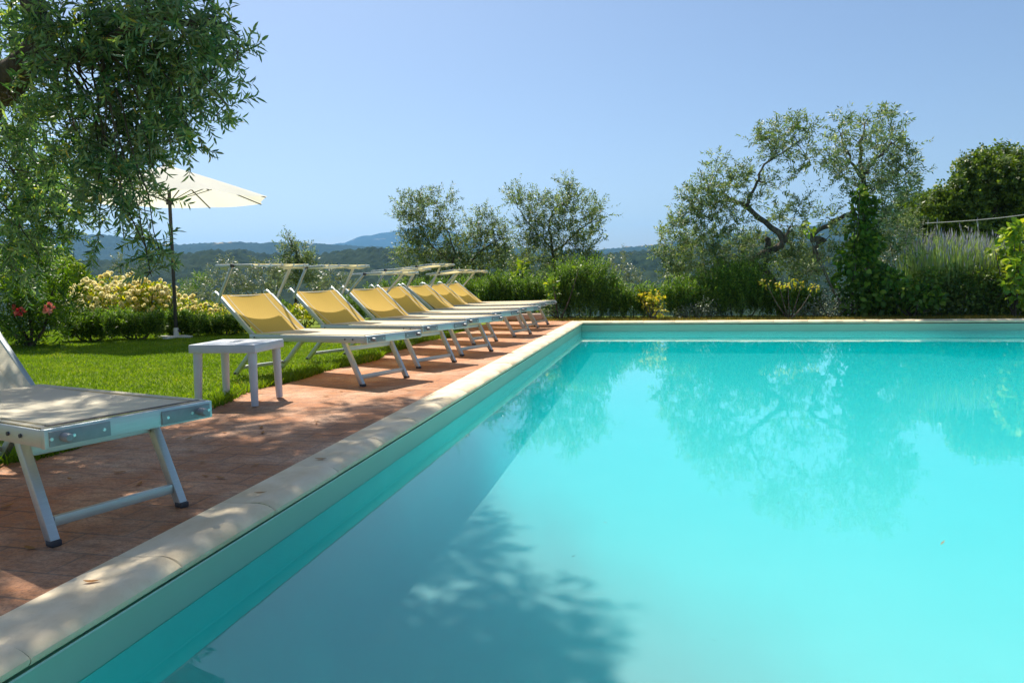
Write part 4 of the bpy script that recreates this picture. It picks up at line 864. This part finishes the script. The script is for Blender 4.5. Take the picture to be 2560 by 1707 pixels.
def oleander():
    Y = 9.7; base = W(70, 740, Y); base[2] = -.04
    t = empty('oleander_bush', tuple(base), 0, 'tall narrow-leaved oleander bush with a red and a coral flower head', 'oleander')
    cl = [(20, 620, 34), (60, 610, 32), (95, 625, 34), (40, 660, 40), (85, 665, 40), (125, 650, 34), (20, 700, 42), (70, 710, 42), (120, 705, 38), (155, 690, 28), (40, 745, 44), (95, 745, 42), (140, 740, 36), (10, 650, 40), (-30, 680, 46), (-40, 630, 40), (165, 735, 28), (60, 775, 34), (120, 772, 30), (5, 780, 36)]
    c2 = [(c - base, r) for c, r in WC(cl, Y, .35)]
    o = crown(t, c2, M['broad'], (.15, .026), 62, 7, .34, -.05, .9, True); o.name = 'foliage'
    sprinkle(t, base, Y - .55, [(36, 710, 5), (47, 714, 5), (42, 719, 4)], 'red_petal', .06, .05, 13, 'flower_cluster')
    sprinkle(t, base, Y - .55, [(112, 703, 5), (118, 711, 5), (110, 715, 4)], 'pink_petal', .06, .05, 11, 'flower_cluster')
    b = MB()
    for x in (-.8, -.4, 0, .4): limb(b, [(0, 0, 0), (x * .8, 0, .5), (x * 1.3, 0, 1.2)], .03, .012, 6, .01, 3)
    b.build('stems', M['bark'], t)
oleander()
leafy('green_tree', 'bushy light green tree behind the oleander, lower left of the olive boughs', 'tree', 14.0, [(40, 590, 40), (90, 590, 38), (130, 600, 34), (160, 620, 30), (185, 640, 24), (110, 635, 40), (60, 640, 40), (150, 660, 30), (0, 600, 40), (200, 655, 18), (225, 645, 12), (130, 690, 40)], 'vine', .11, .075, 330)
bush('olive_shrub', 'grey olive sprigs peeping over the roses under the hanging boughs', 'shrub', 15.5, [(275, 605, 14), (300, 618, 14), (285, 630, 16), (315, 640, 16), (270, 655, 20), (310, 665, 20)], M['olive_grey'], (.08, .026), 70, 8, .3, .1, .5)
bush('pine_shrub', 'dark rounded pine bush far behind right of the parasol pole', 'shrub', 30, [(432, 655, 10), (460, 645, 14), (470, 655, 12), (450, 665, 16), (430, 675, 14)], M['rosemary'], (.16, .03), 60, 8, .35, .0, .8, .4, None, -2.5)

# ------------------------------------------------------------------ small things
def stone():
    p = W(1205, 703, 15.2); 
    b = MB(); b.box((0, 0, .075), (.82, .22, .15), None, .045, 4); q = tag(b.build('stone_block', M['stone'], None, True), 'long weathered stone block lying behind the last loungers', 'stone'); q.location = (p[0], p[1], 0); q.rotation_euler = (0, 0, D2R(4))
    for v in q.data.vertices: v.co += Vector(RG.normal(0, .004, 3))
stone()
def cable():
    a, b_ = W(2125, 513, 21), W(2460, 478, 19); b = MB(); pts = [a + (b_ - a) * t + np.array([0, 0, -.06 * math.sin(math.pi * t)]) for t in np.linspace(0, 1, 12)]
    o = b.tube([tuple(p) for p in pts], .010, 6).build('overhead_cable', M['cable']); tag(o, 'thin pale cable strung in front of the oak at the right', 'cable')
cable()
def dry_leaves():
    def one(p, yaw, L, lab, grp, z=0.0):
        n = 7; V, F = [], []
        for i in range(n):
            q = i / (n - 1); w_ = .16 * L * math.sin(math.pi * min(1, q * 1.02 + .02)) ** .8 + .0006; zz = .004 + .10 * L * (2 * q - 1) ** 2
            V += [(L * (q - .5), -w_, zz + .25 * w_), (L * (q - .5), 0, zz), (L * (q - .5), w_, zz + .25 * w_)]
        for i in range(n - 1):
            for j in range(2): F.append((3 * i + j, 3 * i + j + 1, 3 * i + j + 4, 3 * i + j + 3))
        o = raw('dry_leaf', V, F, M['dry_leaf'], None, True); o.location = (p[0], p[1], z); o.rotation_euler = (0, 0, yaw); return tag(o, lab, 'leaf', grp)
    one((-1.87, 1.98), .3, .055, 'curled orange-brown leaf on the coping at the lower left corner', None, .009)
    one((-1.86, 3.58), .2, .07, 'dark curled leaf on the coping between the near lounger leg and the pool', None, .009)
    one((-1.83, 2.93), .5, .055, 'dry leaf on the ridge of the coping by the nearest lounger foot', None, .020)
    for i in range(46):
        y = RG.uniform(2.2, 6.0); x = RG.uniform(-3.55, -2.05) if i % 3 else edge_x(y) + RG.uniform(.03, .3)
        one((x, y), RG.uniform(0, 6.3), RG.uniform(.035, .075), 'small dry leaf fallen on the terracotta paving', 'dry leaves on the paving')
dry_leaves()
def floaters():
    for i, (x, y) in enumerate(((1320, 1280), (2160, 1245), (1790, 1155), (1690, 970))):
        pass
    spots = ((1390, 1200), (1317, 1277), (2165, 1246), (1788, 1155), (1783, 1103), (2280, 1245), (1640, 1470), (1980, 1430))
    for i, (x, y) in enumerate(spots):
        sx, sy = x / .91875, y / .91875; d = (sx - 1280) / 1804 * CAM_R - (sy - 804.93) / 1804 * CAM_U + CAM_F; p = CAM_P + d * ((ZW + .002 - 1) / d[2])
        L = .036 if i == 2 else .012; V = [(-L, 0, 0), (0, L * .14, .002), (L, 0, .003), (0, -L * .14, .001)]
        o = raw('floating_leaf', V, [(0, 1, 2, 3)], M['olive_grey'] if i == 2 else M['rubber']); o.location = tuple(p); o.rotation_euler = (0, 0, .5 * i)
        if i == 2: tag(o, 'slender pale leaf floating on the open water at the right', 'leaf')
        else: tag(o, 'tiny dark speck of debris floating on the pool water', 'debris', 'specks floating on the pool')
floaters()

SC.cycles.max_bounces = 14; SC.cycles.diffuse_bounces = 8; SC.cycles.glossy_bounces = 4; SC.cycles.transmission_bounces = 6; SC.cycles.transparent_max_bounces = 12; SC.cycles.volume_bounces = 4
SC.cycles.sample_clamp_indirect = 6.0; SC.cycles.use_denoising = True
